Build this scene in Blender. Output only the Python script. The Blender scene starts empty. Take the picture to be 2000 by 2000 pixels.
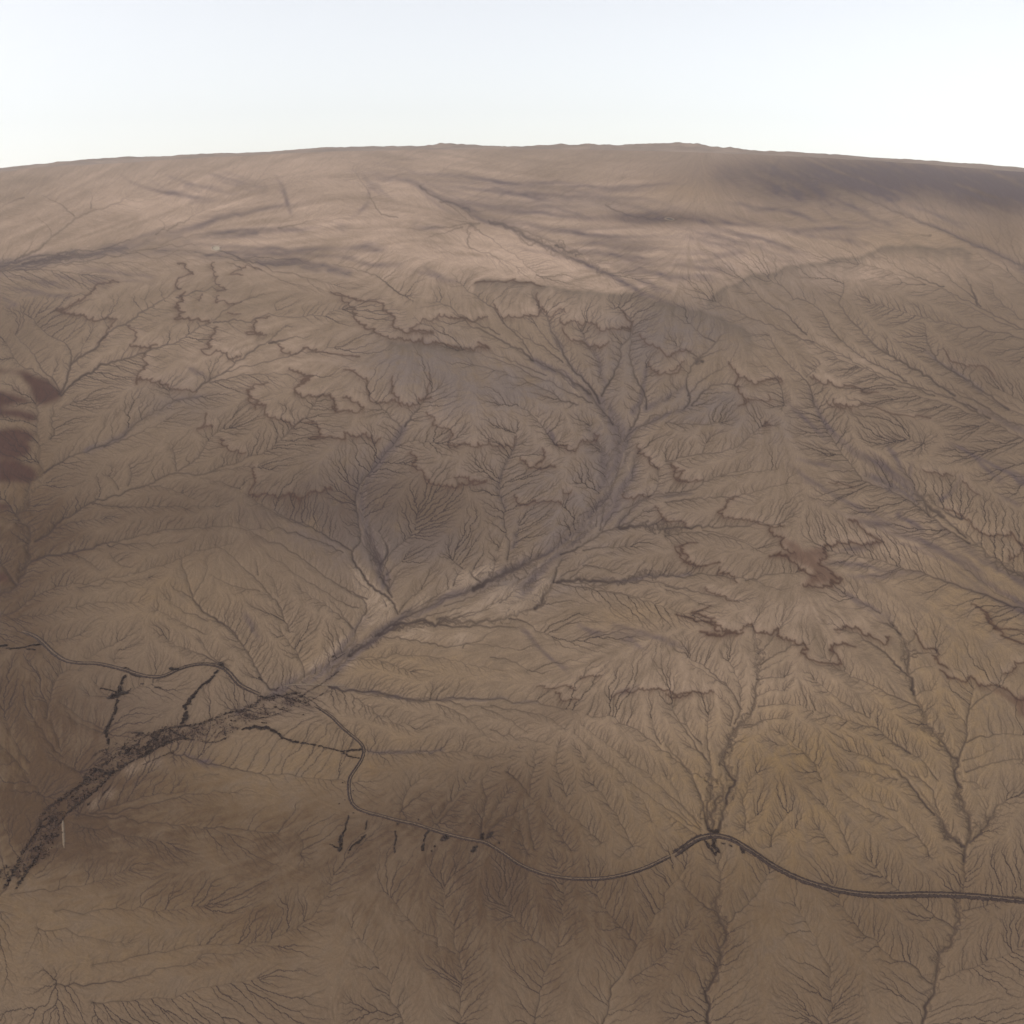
import bpy, math
import numpy as np

# One unit is 100 m. A desert plain seen from an aircraft 11 km up, over a curved ground.
SC = bpy.context.scene
COL = SC.collection
RNG = np.random.default_rng(11)

# ---------------------------------------------------------------- camera
H = 110.0                                   # altitude
TANH = 0.637                                # tangent of half the field of view
DIP = math.radians(8.5)
R = H / (1 / math.cos(DIP) - 1)             # radius of the ground
PITCH = DIP + math.atan((0.5 - 0.143) * 2 * TANH)
cam_data = bpy.data.cameras.new('camera')
cam = bpy.data.objects.new('camera', cam_data)
COL.objects.link(cam)
cam.location = (0, 0, H)
cam.rotation_euler = (math.pi / 2 - PITCH, 0, 0)
cam_data.sensor_width = 36
cam_data.lens = 18 / TANH
cam_data.clip_start = 1
cam_data.clip_end = 20000
SC.camera = cam

# ---------------------------------------------------------------- sky, sun, exposure
SUN_EL, SUN_AZ = math.radians(38), math.radians(-105)   # azimuth from straight ahead, positive to the right
world = bpy.data.worlds.new('World')
SC.world = world
world.use_nodes = True
wn = world.node_tree
wn.nodes.clear()
w_out = wn.nodes.new('ShaderNodeOutputWorld')
w_bg = wn.nodes.new('ShaderNodeBackground')
w_sky = wn.nodes.new('ShaderNodeTexSky')
w_sky.sky_type = 'NISHITA'
w_sky.sun_disc = False
w_sky.sun_elevation = SUN_EL
w_sky.sun_rotation = SUN_AZ
w_sky.altitude = 0
w_sky.air_density = 1.1
w_sky.dust_density = 1.6
w_sky.ozone_density = 0.0
w_bg.inputs["Strength"].default_value = 0.12
w_tc = wn.nodes.new('ShaderNodeTexCoord')          # from this height the edge of the ground lies below eye level
w_add = wn.nodes.new('ShaderNodeVectorMath'); w_add.operation = 'ADD'; w_add.inputs[1].default_value = (0, 0, math.sin(DIP) + 0.07)
wn.links.new(w_tc.outputs['Generated'], w_add.inputs[0])
wn.links.new(w_add.outputs['Vector'], w_sky.inputs['Vector'])
w_hs = wn.nodes.new('ShaderNodeHueSaturation')       # dusty, almost colourless air
w_hs.inputs['Saturation'].default_value = 0.36
wn.links.new(w_sky.outputs['Color'], w_hs.inputs['Color'])
wn.links.new(w_hs.outputs['Color'], w_bg.inputs['Color'])
wn.links.new(w_bg.outputs['Background'], w_out.inputs['Surface'])

sun_data = bpy.data.lights.new('sun', 'SUN')
sun_data.energy = 2.35
sun_data.angle = math.radians(0.5)
sun_data.color = (1.0, 0.93, 0.84)
sun = bpy.data.objects.new('sun', sun_data)
COL.objects.link(sun)
sun.rotation_euler = (math.pi / 2 - SUN_EL, 0, math.pi - SUN_AZ)
sun.location = (0, 0, 400)

SC.view_settings.view_transform = 'Standard'
SC.view_settings.look = 'None'
SC.view_settings.exposure = EXPOSURE = 0.93
SC.view_settings.gamma = 1
SC.view_settings.use_curve_mapping = False

DEV = False
RELIEF = 0.25
GRAIN, LGRAIN = 0.32, 0.35
HAZE = 0.00018
HAZE_COL = (0.99, 0.89, 0.86)
PAL = dict(soil=(0.134, 0.095, 0.064), lite=(0.280, 0.202, 0.150), ochre=(0.152, 0.099, 0.048), blue=(0.094, 0.075, 0.069), dusk=(0.043, 0.0252, 0.0155),
           fill=(0.092, 0.064, 0.045), dark=(0.044, 0.022, 0.017), red=(0.075, 0.040, 0.028), pale=(0.215, 0.158, 0.115), wash=(0.072, 0.054, 0.050),
           rim=(0.074, 0.056, 0.042), streak=(0.046, 0.034, 0.040), scarp=(0.042, 0.0215, 0.0145), rill=(0.023, 0.0155, 0.0145), litter=(0.038, 0.023, 0.019))
# ---------------------------------------------------------------- survey traces
# Each survey sheet covers 700 x 480 units of the plain; coordinates on a sheet run to 1932 x 1325.
# c = cut channel, w = broad sandy wash, s = scarp of red-brown rock, t = streak of dark gravel; the number is the width.
SHEETS = [
((0, 320), '''
w16:1880,590 1600,545 1300,500 1000,470 800,470 600,470 400,495 200,530 -60,585
w12:1380,370 1200,370 1080,390 950,410 800,440 600,470 450,490 250,505 130,520 -60,570
t8:1750,345 1500,350 1280,360 1080,390
t9:1700,200 1450,235 1200,280 1080,340 850,380 700,410 560,460
c4:700,410 560,460 430,470 280,485 100,520 -60,565
c5:500,495 430,490 370,495 300,515 200,520 120,540
c3:1250,470 1000,480 700,495 450,520 250,540 100,560 -60,580
c3:1050,440 800,455 500,500 300,520 150,545 0,565
c3:700,530 500,535 350,540 200,555 60,570 -60,575
c3:440,600 330,580 200,570 80,570
c4:700,170 600,230 500,250 410,295 330,360 270,400 210,465 120,500
c3:230,170 330,220 400,280
c2:200,290 260,330 280,390
c3:500,170 490,240
c3:170,430 150,470 80,520
c3:1100,250 1000,300 900,360
c3:860,300 900,340 840,380
t7:1932,460 1600,470 1300,450 1100,440 950,430
t6:1932,500 1600,490 1350,480 1150,470
t6:1932,580 1700,540 1500,500 1350,480
c3:1800,650 1600,600 1400,550 1250,490 1150,460
c2:1500,620 1380,560 1280,510
t7:640,50 720,110 860,150 1000,180 1200,200
t5:880,50 960,90 1100,130 1300,170
t5:1100,45 1300,100 1450,140
c3:0,240 60,200 130,180
t9:1480,60 1520,110 1540,180 1560,250 1580,290
c3:1700,300 1600,330 1500,345
c4:960,670 900,720 800,780 760,800 690,860 600,890 540,950 530,990 430,1040 380,1080 370,1130 345,1210 320,1240
c2:750,770 770,800
c2:780,730 800,780
c2:810,740 830,770
c2:870,710 890,740
c4:1420,700 1300,740 1200,800 1150,850 1070,880 1000,930 940,970 850,985 770,1020 640,1060 550,1090 450,1140 380,1190 330,1250
c2:1480,760 1490,790
c4:1540,870 1480,920 1450,960 1350,1010 1280,1070 1200,1130 1110,1170 1060,1220
c4:1600,930 1500,960 1450,965
c3:1850,780 1650,830 1450,820 1250,850 1150,855
c3:1240,680 1050,690 950,720
c3:1800,990 1600,1030 1400,1080 1200,1130
c3:1690,1140 1500,1130 1300,1140 1130,1180
c3:1220,530 1300,560
c3:30,960 80,1050 110,1090 170,1110 250,1170 320,1230
c3:80,920 150,990 210,1070 220,1110 290,1160 320,1220
c3:170,830 250,920 350,960 390,1020 380,1080
c3:470,950 430,1010 380,1090
c2:560,840 590,890
c2:440,1100 410,1070 440,1020
c2:290,1120 280,1160
t5:0,720 100,760
t8:0,660 200,690 400,730
t6:0,600 150,620 300,650 450,690
t5:250,600 450,630 600,650
t5:400,560 650,590 850,620
t4:1000,1090 1150,1170
c3:910,1220 920,1270 970,1280
s4:640,640 540,650 500,690 430,730 370,770 300,785
s7:300,785 400,810
s4:400,810 520,835 640,830 600,880 550,960
s4:960,540 1060,590 960,620 960,650 980,670
s4:1000,690 990,740 950,775 990,800 950,830 1050,835 1150,850
s4:700,870 740,910 720,960
s5:700,975 770,985 850,975
s3:1090,700 1080,740
s3:1180,710 1170,750 1250,750 1310,740
s3:1290,810 1240,800
s3:1450,820 1390,840 1370,880 1420,910 1330,910 1440,920
s4:1170,880 1150,930 1120,970 1150,990 1100,1000 1200,1010 1240,1030 1300,1030
s4:1500,970 1520,1000 1620,1015 1740,1010 1932,1040
s4:780,1020 800,1080 760,1170 740,1165 800,1165 900,1190 1000,1210 1060,1230
s5:1560,1100 1650,1140 1680,1140 1640,1180 1660,1160 1590,1230 1640,1250 1740,1240 1810,1320
s4:1440,1180 1340,1220 1400,1280 1380,1320
s3:1780,690 1840,700 1860,730 1932,780
s3:1400,565 1290,580 1270,600 1310,600
s3:1150,530 1180,650 1220,680 1190,690
'''),
((650, 320), '''
t14:1932,780 1750,730 1600,660 1500,600 1400,560 1300,510 1200,470 1130,430 1050,400 950,340 850,320 780,290 720,240 650,210 580,190 500,140 430,90 330,80 200,55 100,40
c5:1500,600 1400,560 1300,510 1200,470 1130,430 1050,400 950,340 850,320
c4:1210,425 1150,410 1050,370 950,330 840,305
c5:1350,490 1270,480 1200,440
c4:760,300 690,230 640,205 580,205
c4:740,260 730,235 700,240
c4:720,300 660,240 590,200 470,120
t7:1932,520 1700,510 1500,490 1350,480 1280,480 1200,440
t6:1932,570 1700,540 1500,500 1300,490
t8:1932,430 1750,420 1550,420 1350,370 1200,360 1000,310 850,300
t6:1932,380 1700,400 1500,390 1300,380 1150,350 950,310
t6:1600,290 1400,290 1100,270 850,250 750,240
t6:1400,230 1200,225 900,230 720,220 600,200
t10:1932,330 1800,300 1700,250 1600,220 1450,190 1250,170 1000,150 800,140 600,120 430,90
t8:1932,260 1700,190 1500,180 1300,150 1100,120 900,95 700,70 450,60 200,45
t8:1932,300 1820,300 1650,300 1530,260 1470,220
c3:1932,290 1800,310 1690,300 1530,255 1470,220
t7:1400,100 1200,105 1000,110 700,70
t6:1932,110 1600,120 1400,130 1000,115
t5:1932,460 1600,450 1400,430 1250,430
t5:1932,610 1700,590 1500,550
t6:1850,700 1700,650 1600,610
t5:1500,540 1700,560 1932,650
t8:800,130 1000,170 1200,190
c3:400,350 550,350 700,325 750,320
c3:500,400 600,370 700,340
c3:600,290 680,310 750,320
c6:770,360 760,335 740,320
c4:740,400 720,360 740,330 790,320
c3:1100,600 1000,490 930,470 850,400 780,360 750,320
c3:1000,560 900,510 740,455 720,420 740,370
t5:620,340 500,345 420,350
c3:120,40 150,90 190,140 220,220 260,270 350,290
t4:0,340 100,345
t4:80,300 180,240 200,150
t4:260,180 220,130 170,100
t5:340,210 250,140 150,60
c3:0,540 100,560 200,590 270,620 330,680 400,720
t5:0,460 150,440 300,460
t4:0,500 200,540 400,560
t4:400,560 600,620 720,640
c3:680,640 780,720 870,780 920,860 970,900 1020,950 1050,1000 1080,1050
c4:640,800 750,870 850,920 930,960 1020,1010 1080,1060
c3:560,740 700,820 800,870 900,920
c4:1110,780 1160,830 1180,900 1230,980 1260,1060 1300,1120 1370,1180 1420,1240 1440,1290
c3:970,890 1080,960 1180,1020 1240,1070
c4:1080,1060 1200,1110 1300,1170 1390,1240
c4:1550,780 1620,850 1600,940 1540,990 1560,1030 1530,1110 1480,1190 1450,1250
c4:1620,880 1600,960 1610,1100 1650,1180 1690,1250 1690,1320
w12:1080,1060 1250,1140 1400,1260 1500,1340
w10:1690,1100 1670,1250 1620,1340
w10:1900,1200 1800,1260 1690,1320
w9:1220,980 1280,1090 1370,1180 1430,1270
w8:1340,900 1370,980 1440,1060 1440,1130 1470,1180
w8:1170,850 1190,930 1240,1000
c3:900,800 920,860
c3:1100,880 1160,960 1220,1010
c3:700,1000 900,1060 1080,1140 1250,1220 1400,1290
c3:750,1080 950,1130 1150,1220 1320,1300
c3:850,1020 1000,1080 1150,1140
c3:950,980 1080,1050 1200,1120
s4:770,640 900,630 1050,640 1150,660
s4:1100,700 1130,770 1090,820 1000,815 900,820 870,750
s4:0,700 100,720 200,740 250,740 280,790 340,830 330,860 400,900 540,905
s4:540,905 420,880 480,830 600,820 720,830 830,820
s4:110,790 170,870 240,900 320,940 450,960 550,960 630,975 680,990 760,1000 840,990 780,960
s3:1130,780 1190,810 1260,790
s4:1220,850 1350,860 1400,850 1440,890 1550,890 1600,890 1620,850 1560,780
s4:1240,900 1350,960 1440,990 1490,960
s4:1650,920 1720,970 1760,990 1810,1040 1850,1010 1932,1000
s4:1700,1080 1780,1130 1820,1110 1870,1080
s4:60,1110 150,1110 180,1150 190,1220 240,1290
s4:320,1150 320,1230 370,1290
s4:520,1130 510,1220 500,1260 540,1260
s4:240,1290 330,1270 440,1290 500,1260
'''),
((1300, 320), '''
t7:700,40 850,90 1000,150 1150,220 1300,280 1450,340 1600,405 1750,470 1850,520 1990,590
c4:700,40 850,90 1000,150 1150,220 1300,280 1450,340 1600,405 1750,470 1850,520 1990,590
t12:560,60 620,50
t12:640,60 660,110 700,150 760,190
t9:620,60 620,110 580,150
t10:760,90 820,140 850,190 950,240
t14:1000,100 1150,150 1300,170
t14:980,95 1100,120 1250,160
t12:1340,70 1400,80
t16:1600,40 1750,110 1990,200
t14:1700,110 1850,170 1990,220
t14:1400,50 1700,60 1990,50
t10:1100,110 1250,150 1400,210
t8:870,200 1050,260 1150,310 1300,350
t6:1300,220 1500,290 1700,350
t6:900,180 1000,230 1100,270
t6:0,260 150,300 300,350 420,400 500,450 560,490
t6:0,330 200,370 400,420 600,490 760,520
t5:250,340 500,400 700,470 800,510
t5:0,480 200,490 450,480
t6:0,540 200,560 400,570
t5:300,210 500,230 700,270 850,330
t7:560,350 820,350 1000,340 1200,380
t8:0,290 200,310 450,330 650,350
t5:0,400 250,420 450,470
t5:0,610 200,620 300,640
t5:700,380 900,400 1100,430
c4:1370,380 1410,390 1430,385
c3:1520,385 1600,405
c3:250,730 400,800 500,850 650,910 750,960 850,980 950,1030 1050,1090 1200,1150 1350,1200 1450,1230 1600,1290 1680,1325
c3:450,660 540,750 650,800 700,870 760,920
c3:560,620 700,720 830,770 870,850 920,930 1000,1000 1080,1060 1200,1110 1300,1170
c4:960,640 960,690 930,750 980,830 1050,890 1100,950 1150,1000 1250,1050 1350,1120 1500,1210 1560,1250
c3:1040,540 1180,570 1350,630 1500,680 1600,720 1700,780 1850,850 1990,920
c3:1200,530 1350,610 1500,660
c3:1480,570 1560,650 1640,700 1700,770
c4:1620,620 1660,690 1680,760
c3:1680,480 1750,530 1850,590 1990,690
c3:1820,530 1850,580
c4:1400,870 1410,960 1440,1030 1500,1090 1600,1150 1700,1220 1800,1290 1850,1325
w9:1400,1000 1440,1040 1500,1090 1600,1150 1700,1220
c3:1250,610 1300,650 1400,650
c3:1100,750 1250,790 1400,830 1550,860 1700,890 1990,960
c3:1500,680 1700,800 1800,860 1990,900
c3:1760,640 1770,710 1850,790 1990,860
c2:700,930 850,1000 1000,1050
c3:800,960 950,1060 1100,1120 1250,1190 1450,1250
c3:600,870 700,930 800,960
c3:1500,1200 1600,1250 1750,1320
c3:1700,1230 1850,1280 1990,1350
c3:560,920 600,1010 680,1100 740,1150 780,1200 800,1300
c2:830,1080 760,1150
c3:540,1090 600,1150 630,1220 640,1300
c4:300,920 250,990 180,1040 120,1110 110,1200 140,1270 100,1320
c3:60,980 120,1010 170,1040
c3:300,1000 230,1030 170,1050
c6:150,1045 175,1055 200,1065
c6:185,1035 175,1055 165,1075
c3:130,860 200,930 270,960
c4:400,1200 300,1180 200,1230 140,1300
c3:340,1080 250,1130 180,1180 120,1250
s4:390,1140 480,1180 540,1160 630,1170 600,1130
s4:780,1150 850,1180 950,1190 1050,1220 1140,1230
s3:20,1110 100,1060
s4:340,1070 390,1120 380,1180 430,1260 400,1300
s3:870,1290 950,1290 1000,1310
s3:420,1300 470,1270 560,1250
s3:1500,1000 1530,1060 1600,1080 1700,1080 1770,1140
'''),
((0, 760), '''
c3:290,80 270,180 300,230 270,270
c6:190,80 210,160 190,210 220,300 210,400 240,460 200,480 150,530 160,590 150,650 70,670 120,720 170,750 150,860 150,950 110,1020 80,1080 -60,1140
c4:0,940 50,1000 90,1060
c3:290,0 240,60 200,90
w10:1080,40 950,60 850,120 750,170 650,260 560,300 470,330
c4:1080,40 950,60 850,120 750,170 650,260 560,300 470,330 370,370 280,420 240,450
c3:900,160 800,220 680,260 560,310
c4:1720,40 1650,140 1560,230 1500,290 1420,350 1340,360 1290,400 1200,410 1130,450 1060,465 950,450 880,470 800,520 700,540 600,580 520,600 450,630 390,680 300,730 270,780 190,820
c3:1200,210 1120,270 1090,340 1040,390 960,440
c3:930,320 950,390 950,440
c2:1400,420 1250,420 1130,450
c3:700,420 710,470 690,520
c3:590,470 620,500 640,540
c3:1160,630 1000,630 850,635 700,640 500,620
c2:1040,590 900,530 800,520
c2:1080,480 1300,540
c4:1250,740 1100,740 900,760 700,800 560,830 400,880 250,900 170,930 110,980
c3:950,830 750,830 580,840
c3:540,980 470,920 370,880
c3:560,700 400,710 300,750
c3:1250,830 1050,880 850,960 650,1000 480,1040 300,1070 180,1120 90,1200 -60,1250
c3:750,1150 550,1150 350,1190 180,1220 -60,1230
c2:800,1020 600,1040 420,1070
c2:600,900 650,950 700,960
c3:1210,740 1400,760 1600,780 1750,830 1850,880
c3:1330,570 1500,680 1700,760 1780,800 1880,860
c3:1400,620 1560,700 1680,740
c3:1280,720 1400,800 1520,840 1620,900 1700,970 1800,1040 1900,1100 1980,1130
c4:970,900 1000,1000 1030,1100 1060,1160 1150,1240 1250,1290 1280,1340
c3:940,1080 1030,1120
c2:1120,900 1120,980 1060,1080 1040,1120
c3:1160,840 1250,900 1330,980 1390,1030 1440,1090 1510,1160 1530,1240 1560,1310
c3:1380,930 1390,1000
c2:1130,1000 1250,1060 1400,1090
c2:1450,900 1600,1000 1750,1090 1860,1160 1932,1180
c2:1620,1080 1750,1160 1850,1230 1900,1290
c2:1470,1020 1500,1120
c2:900,1130 1000,1200 1120,1250
c2:850,1190 1000,1270 1100,1320
c2:250,500 200,530
c2:320,110 400,70
s4:1340,0 1360,60 1430,90 1430,130 1520,165 1640,155
s4:1110,130 1110,180 1080,200 1150,200
s5:1650,180 1720,200 1730,260 1690,260 1760,260 1860,270 1860,240
s4:1190,270 1250,320 1330,330
s5:1370,420 1380,500 1340,560 1450,560 1560,560 1620,600
s5:1560,560 1700,550 1790,540
'''),
((650, 760), '''
w18:380,210 340,280 290,340 220,430 170,480 140,540 150,620 180,760 230,880 290,1060
c4:190,30 280,110 350,190 380,210 340,280 290,340 220,430 170,480 130,540 120,600 130,680 150,780 150,830 100,870 110,920 160,990 200,1050 270,1100 330,1150 350,1210
c4:510,30 460,100 390,200
c3:550,290 430,270 340,310
c5:180,760 210,850 250,920 270,1000 290,1070 320,1120
c4:250,770 300,860 290,900 260,940
c3:450,690 440,780 350,850 300,890 280,950
c3:180,800 220,890 250,930
c3:150,820 190,870 240,920
c3:210,780 230,860
c3:380,920 330,960 290,1000
c3:350,990 320,1050 300,1080
c3:0,800 60,850 100,870
c3:0,1040 100,1100 180,1140 185,1200 140,1260 120,1310
c3:0,1150 60,1220 110,1290
c2:130,1030 190,1080
c3:270,1130 290,1170
w14:1380,200 1450,330 1480,450 1440,560
w14:1640,350 1600,480 1540,600 1470,700
w26:1440,60 1480,130 1530,200 1560,260 1560,350 1540,430
w24:1560,330 1540,430 1500,520 1450,620 1380,700 1300,770 1240,840 1190,880
w14:1600,230 1580,300 1570,400
w18:1400,700 1350,770 1280,850 1220,890
w11:1190,880 1100,900 1000,950 900,1000 800,1060
c9:1190,870 1100,910 1000,955 900,1000 830,1040 760,1080
w13:830,1040 700,1100 600,1120 550,1160 450,1200 370,1230 300,1280 230,1330
c4:800,1060 700,1100 600,1120 550,1160 450,1200 370,1230 300,1280 230,1330
w16:1200,900 1130,960 1080,1030 1030,1100
w10:1932,90 1800,140 1680,190 1600,230 1570,280
c3:1932,90 1800,140 1680,190 1600,230 1570,280
c4:1690,0 1660,100 1640,160 1600,220
c4:1400,60 1470,130 1510,190
c3:1932,370 1800,400 1750,430 1760,500 1740,560 1650,610 1560,650 1480,700 1450,760
c3:1700,380 1750,430
w9:1932,560 1800,580 1720,580 1620,630 1560,700 1540,740
c3:1932,560 1800,580 1720,580 1620,630 1560,700 1540,740 1450,770
c7:1932,740 1800,750 1650,740 1550,750
c4:1550,750 1450,770 1420,800 1320,860 1230,890
c4:1680,660 1600,720 1540,745
c3:1470,600 1460,680 1440,760
c3:1430,660 1420,740
c4:1240,910 1210,970 1190,1040
c7:1190,1040 1150,1110 1090,1180
c5:1090,1180 1030,1190 960,1230 850,1250 700,1240 550,1255 400,1255 330,1270
w8:1932,1000 1800,1000 1700,1010 1550,1040 1400,1030
c6:1932,1000 1800,1000 1700,1010 1550,1040 1400,1030 1280,1030 1210,1040
c3:1932,1220 1800,1180 1680,1130 1550,1100 1450,1090 1300,1060 1190,1040
c3:1932,1090 1750,1040 1600,1040
c3:1700,1130 1500,1090 1350,1050 1230,1040
c3:1500,880 1400,900 1300,970 1230,1010
c3:1400,920 1330,980 1280,1020
c3:1600,850 1450,850 1350,870
c3:1560,1000 1450,960 1350,950
c3:700,970 660,1020 650,1060
c3:640,920 700,965
c3:880,920 870,960 860,1010
c4:760,970 740,1000 800,1040
c3:740,1160 650,1190 560,1210 430,1250
c3:960,1130 850,1160 750,1220 600,1250
c3:700,1200 560,1240
c3:850,1060 740,1130 600,1170
c3:500,1120 430,1180 370,1210
c3:480,1080 400,1140 360,1200
c3:620,1080 560,1110 500,1150
c3:860,1180 720,1210 630,1245
c3:1000,1040 960,1110 900,1150
w7:990,290 960,350 920,430 895,500 900,570 930,640
c3:990,230 990,290 960,350 920,430 895,500 900,570 930,640 920,720 940,790 955,850 940,920
w9:1000,720 990,800 970,860
c3:920,800 890,870
c3:1000,90 1090,150 1130,200 1170,260 1200,300
c3:1090,140 1110,150
t6:1140,210 1200,280 1210,320
s4:0,90 50,120 130,115 170,90 130,60 60,40
s4:60,230 130,260 160,240 190,250 230,290 260,260
s4:500,130 560,160 540,190 620,210 650,250 630,300 700,290 760,310 800,310 840,280 900,300 970,295 990,250
s5:1010,370 1060,410 1130,435 1180,410 1220,410
s5:1130,320 1150,370 1100,400
s4:1190,290 1260,300 1310,335 1340,280 1430,270 1420,230
s5:420,340 450,360 430,400 490,440 520,500 600,520 700,510 830,490
s4:830,490 720,480 650,465
s4:980,570 1040,600 1050,625 1120,605 1180,600 1240,610
s4:1640,300 1700,360 1760,430
s4:1570,560 1590,590 1640,580 1720,570
s4:1740,630 1780,700 1850,710 1932,740
s4:1820,400 1860,430 1850,480 1932,500
s5:1850,850 1880,900 1932,930
s3:1240,550 1280,560 1290,540
'''),
((1300, 760), '''
c3:780,0 810,80 850,190 900,270 950,350 1000,410 1040,460 1090,510 1200,545 1300,590 1370,640 1430,690
t9:760,0 810,80 850,180 950,300
t6:850,200 950,300 1100,400 1250,490 1330,560
t5:640,50 750,160 850,250 900,290
t6:1000,310 1150,410 1280,490 1350,560
t5:1100,330 1200,420 1330,530
t5:1180,250 1250,400 1340,530
t5:1330,400 1310,480 1350,550
t5:700,370 850,420 1000,430
w18:1080,470 1200,510 1300,560 1350,590
t8:650,400 760,480 850,530 950,600 1050,650 1160,700 1230,720
c9:1340,540 1390,590 1420,640 1500,690
c5:1500,690 1560,740 1640,800 1700,860 1790,920 1910,1000 2000,1040
c4:1370,630 1450,700 1550,780 1640,830
c4:1390,570 1400,620 1420,680
c4:1450,620 1530,680 1600,700
c4:1440,650 1530,720 1620,800
t6:780,590 900,650 1010,700 1150,760 1300,810 1450,860 1550,920 1640,980 1710,1040 1800,1090 1990,1190
t13:1160,760 1300,800 1450,850 1560,910 1680,970 1740,1020
t8:1280,640 1240,690 1330,720 1400,760
t10:1400,690 1550,790 1650,880 1800,960 1980,1070
t9:1480,760 1600,850 1700,920 1850,1000 1990,1090
t8:980,710 1100,720 1280,740
c4:880,870 1000,890 1150,920 1300,970 1450,1010 1550,1050 1680,1090 1800,1140 1990,1220
t13:1450,1010 1550,1050 1680,1090 1800,1140 1990,1230
t9:1680,1060 1800,1140 1990,1210
c3:1650,990 1700,1040 1850,1140 1990,1190
t6:820,940 950,940 1080,950 1180,990 1300,975
t6:970,1010 1120,1010 1230,1010
t5:900,880 1050,860 1170,830
t5:1200,1010 1300,980 1400,1000
t6:880,1050 1000,1120 1100,1170 1180,1220 1240,1280
c2:960,1100 1100,1170 1160,1210
c3:500,210 430,280 340,340 200,345 80,370 0,390
c3:220,290 200,340
c3:460,420 430,440 300,460 200,510 150,550 0,560
c2:600,430 460,450 300,470
c3:650,510 550,530 450,560 350,580 200,580 100,600 0,610
c4:600,730 400,740 220,750 130,740 0,750
c3:500,860 350,800 200,770 100,770 0,790
c3:600,1080 480,1030 350,1010 200,1000 0,1010
c3:700,990 550,1000 430,1030
c3:380,1140 250,1110 100,1080 0,1060
c2:180,1160 100,1100 0,1080
c2:480,840 350,790 200,760
c3:300,180 120,190 0,180
c2:380,340 450,250 520,200
s4:30,400 60,440 100,440 60,490 200,490
s4:390,580 340,600 320,640 290,660 320,690 420,700 500,720 640,730
s5:560,750 640,800 620,830 700,880
s6:560,900 680,920 800,990
s6:740,1060 860,1050 950,1020 880,980 820,940 870,900 840,850 950,820 1170,820 1060,750 980,700
s5:170,830 80,850 130,900 100,930 150,945 300,930
s3:290,960 280,990 400,1030
s3:210,1070 300,1110 400,1150
s4:240,1170 150,1200 250,1240 310,1300 420,1310
s3:900,70 950,100 1060,80 1150,110 1250,140 1350,140 1420,160
s3:1390,440 1480,460 1530,460
s3:880,505 950,510 1010,535
s3:1600,500 1640,540 1690,570
s5:1500,640 1600,680 1650,740 1750,790 1840,790 1860,770 1932,850
s5:1650,1160 1740,1230 1760,1290 1932,1310
s4:1850,870 1850,920 1932,860
s3:550,180 520,190 570,190
t6:1700,330 1750,350 1850,430 1990,530
t5:1500,290 1650,350 1750,450 1830,500
t5:1600,300 1700,380 1900,480
c3:1250,0 1400,50 1550,90 1700,150 1800,210 1990,300
c4:1500,30 1600,80 1700,130 1750,160
c4:1560,0 1700,80 1800,150 1900,190 1990,200
c4:1700,20 1740,50 1850,110 1990,160
t9:1550,40 1750,140 1990,260
c3:1800,0 1900,60 1990,110
c3:1300,270 1390,290
t4:1600,450 1550,560 1450,620
t5:1932,640 1850,600 1780,570
'''),
((0, 1200), '''
w17:1980,20 1920,90 1870,170 1790,270 1700,330 1580,375 1480,420
w9:1480,420 1380,470 1280,530
c4:1110,20 1200,50 1270,110 1310,170 1350,230 1400,320 1430,380 1490,410
c3:1080,130 1120,210 1180,260
c3:1520,100 1600,210 1640,290 1640,340
c3:900,130 1000,190 1100,220 1170,260
t5:1300,0 1350,60 1400,140
c2:230,150 330,140 430,110
c2:470,240 560,180 650,140
c2:610,250 640,190
c3:420,300 350,300 300,350 270,450 250,560
c2:480,440 540,440 600,450
c2:520,370 550,430 600,445
c2:850,360 740,400 660,430
c3:1932,900 1750,890 1550,870 1350,850 1200,820 1050,780 930,750
t6:1200,830 1080,780 960,740
c3:1250,1190 1050,1150 900,1130 750,1110 600,1090 420,1080
c3:1500,1180 1300,1160 1100,1150
c3:1000,960 800,970 650,1020 480,1070
c2:1050,880 1180,860
c3:1250,960 1100,960 900,1000 700,1060 500,1075
c2:900,1230 700,1190 450,1150
c2:1600,1180 1640,1240 1620,1290
c3:300,780 370,820 430,850
c3:180,560 260,680 340,770
c2:250,470 280,600 330,740
c2:100,780 150,900 230,980
c2:30,560 80,700 160,800
c2:-40,640 60,760 150,860
c2:380,560 480,610 560,640
c2:330,480 440,560 560,620
'''),
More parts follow.
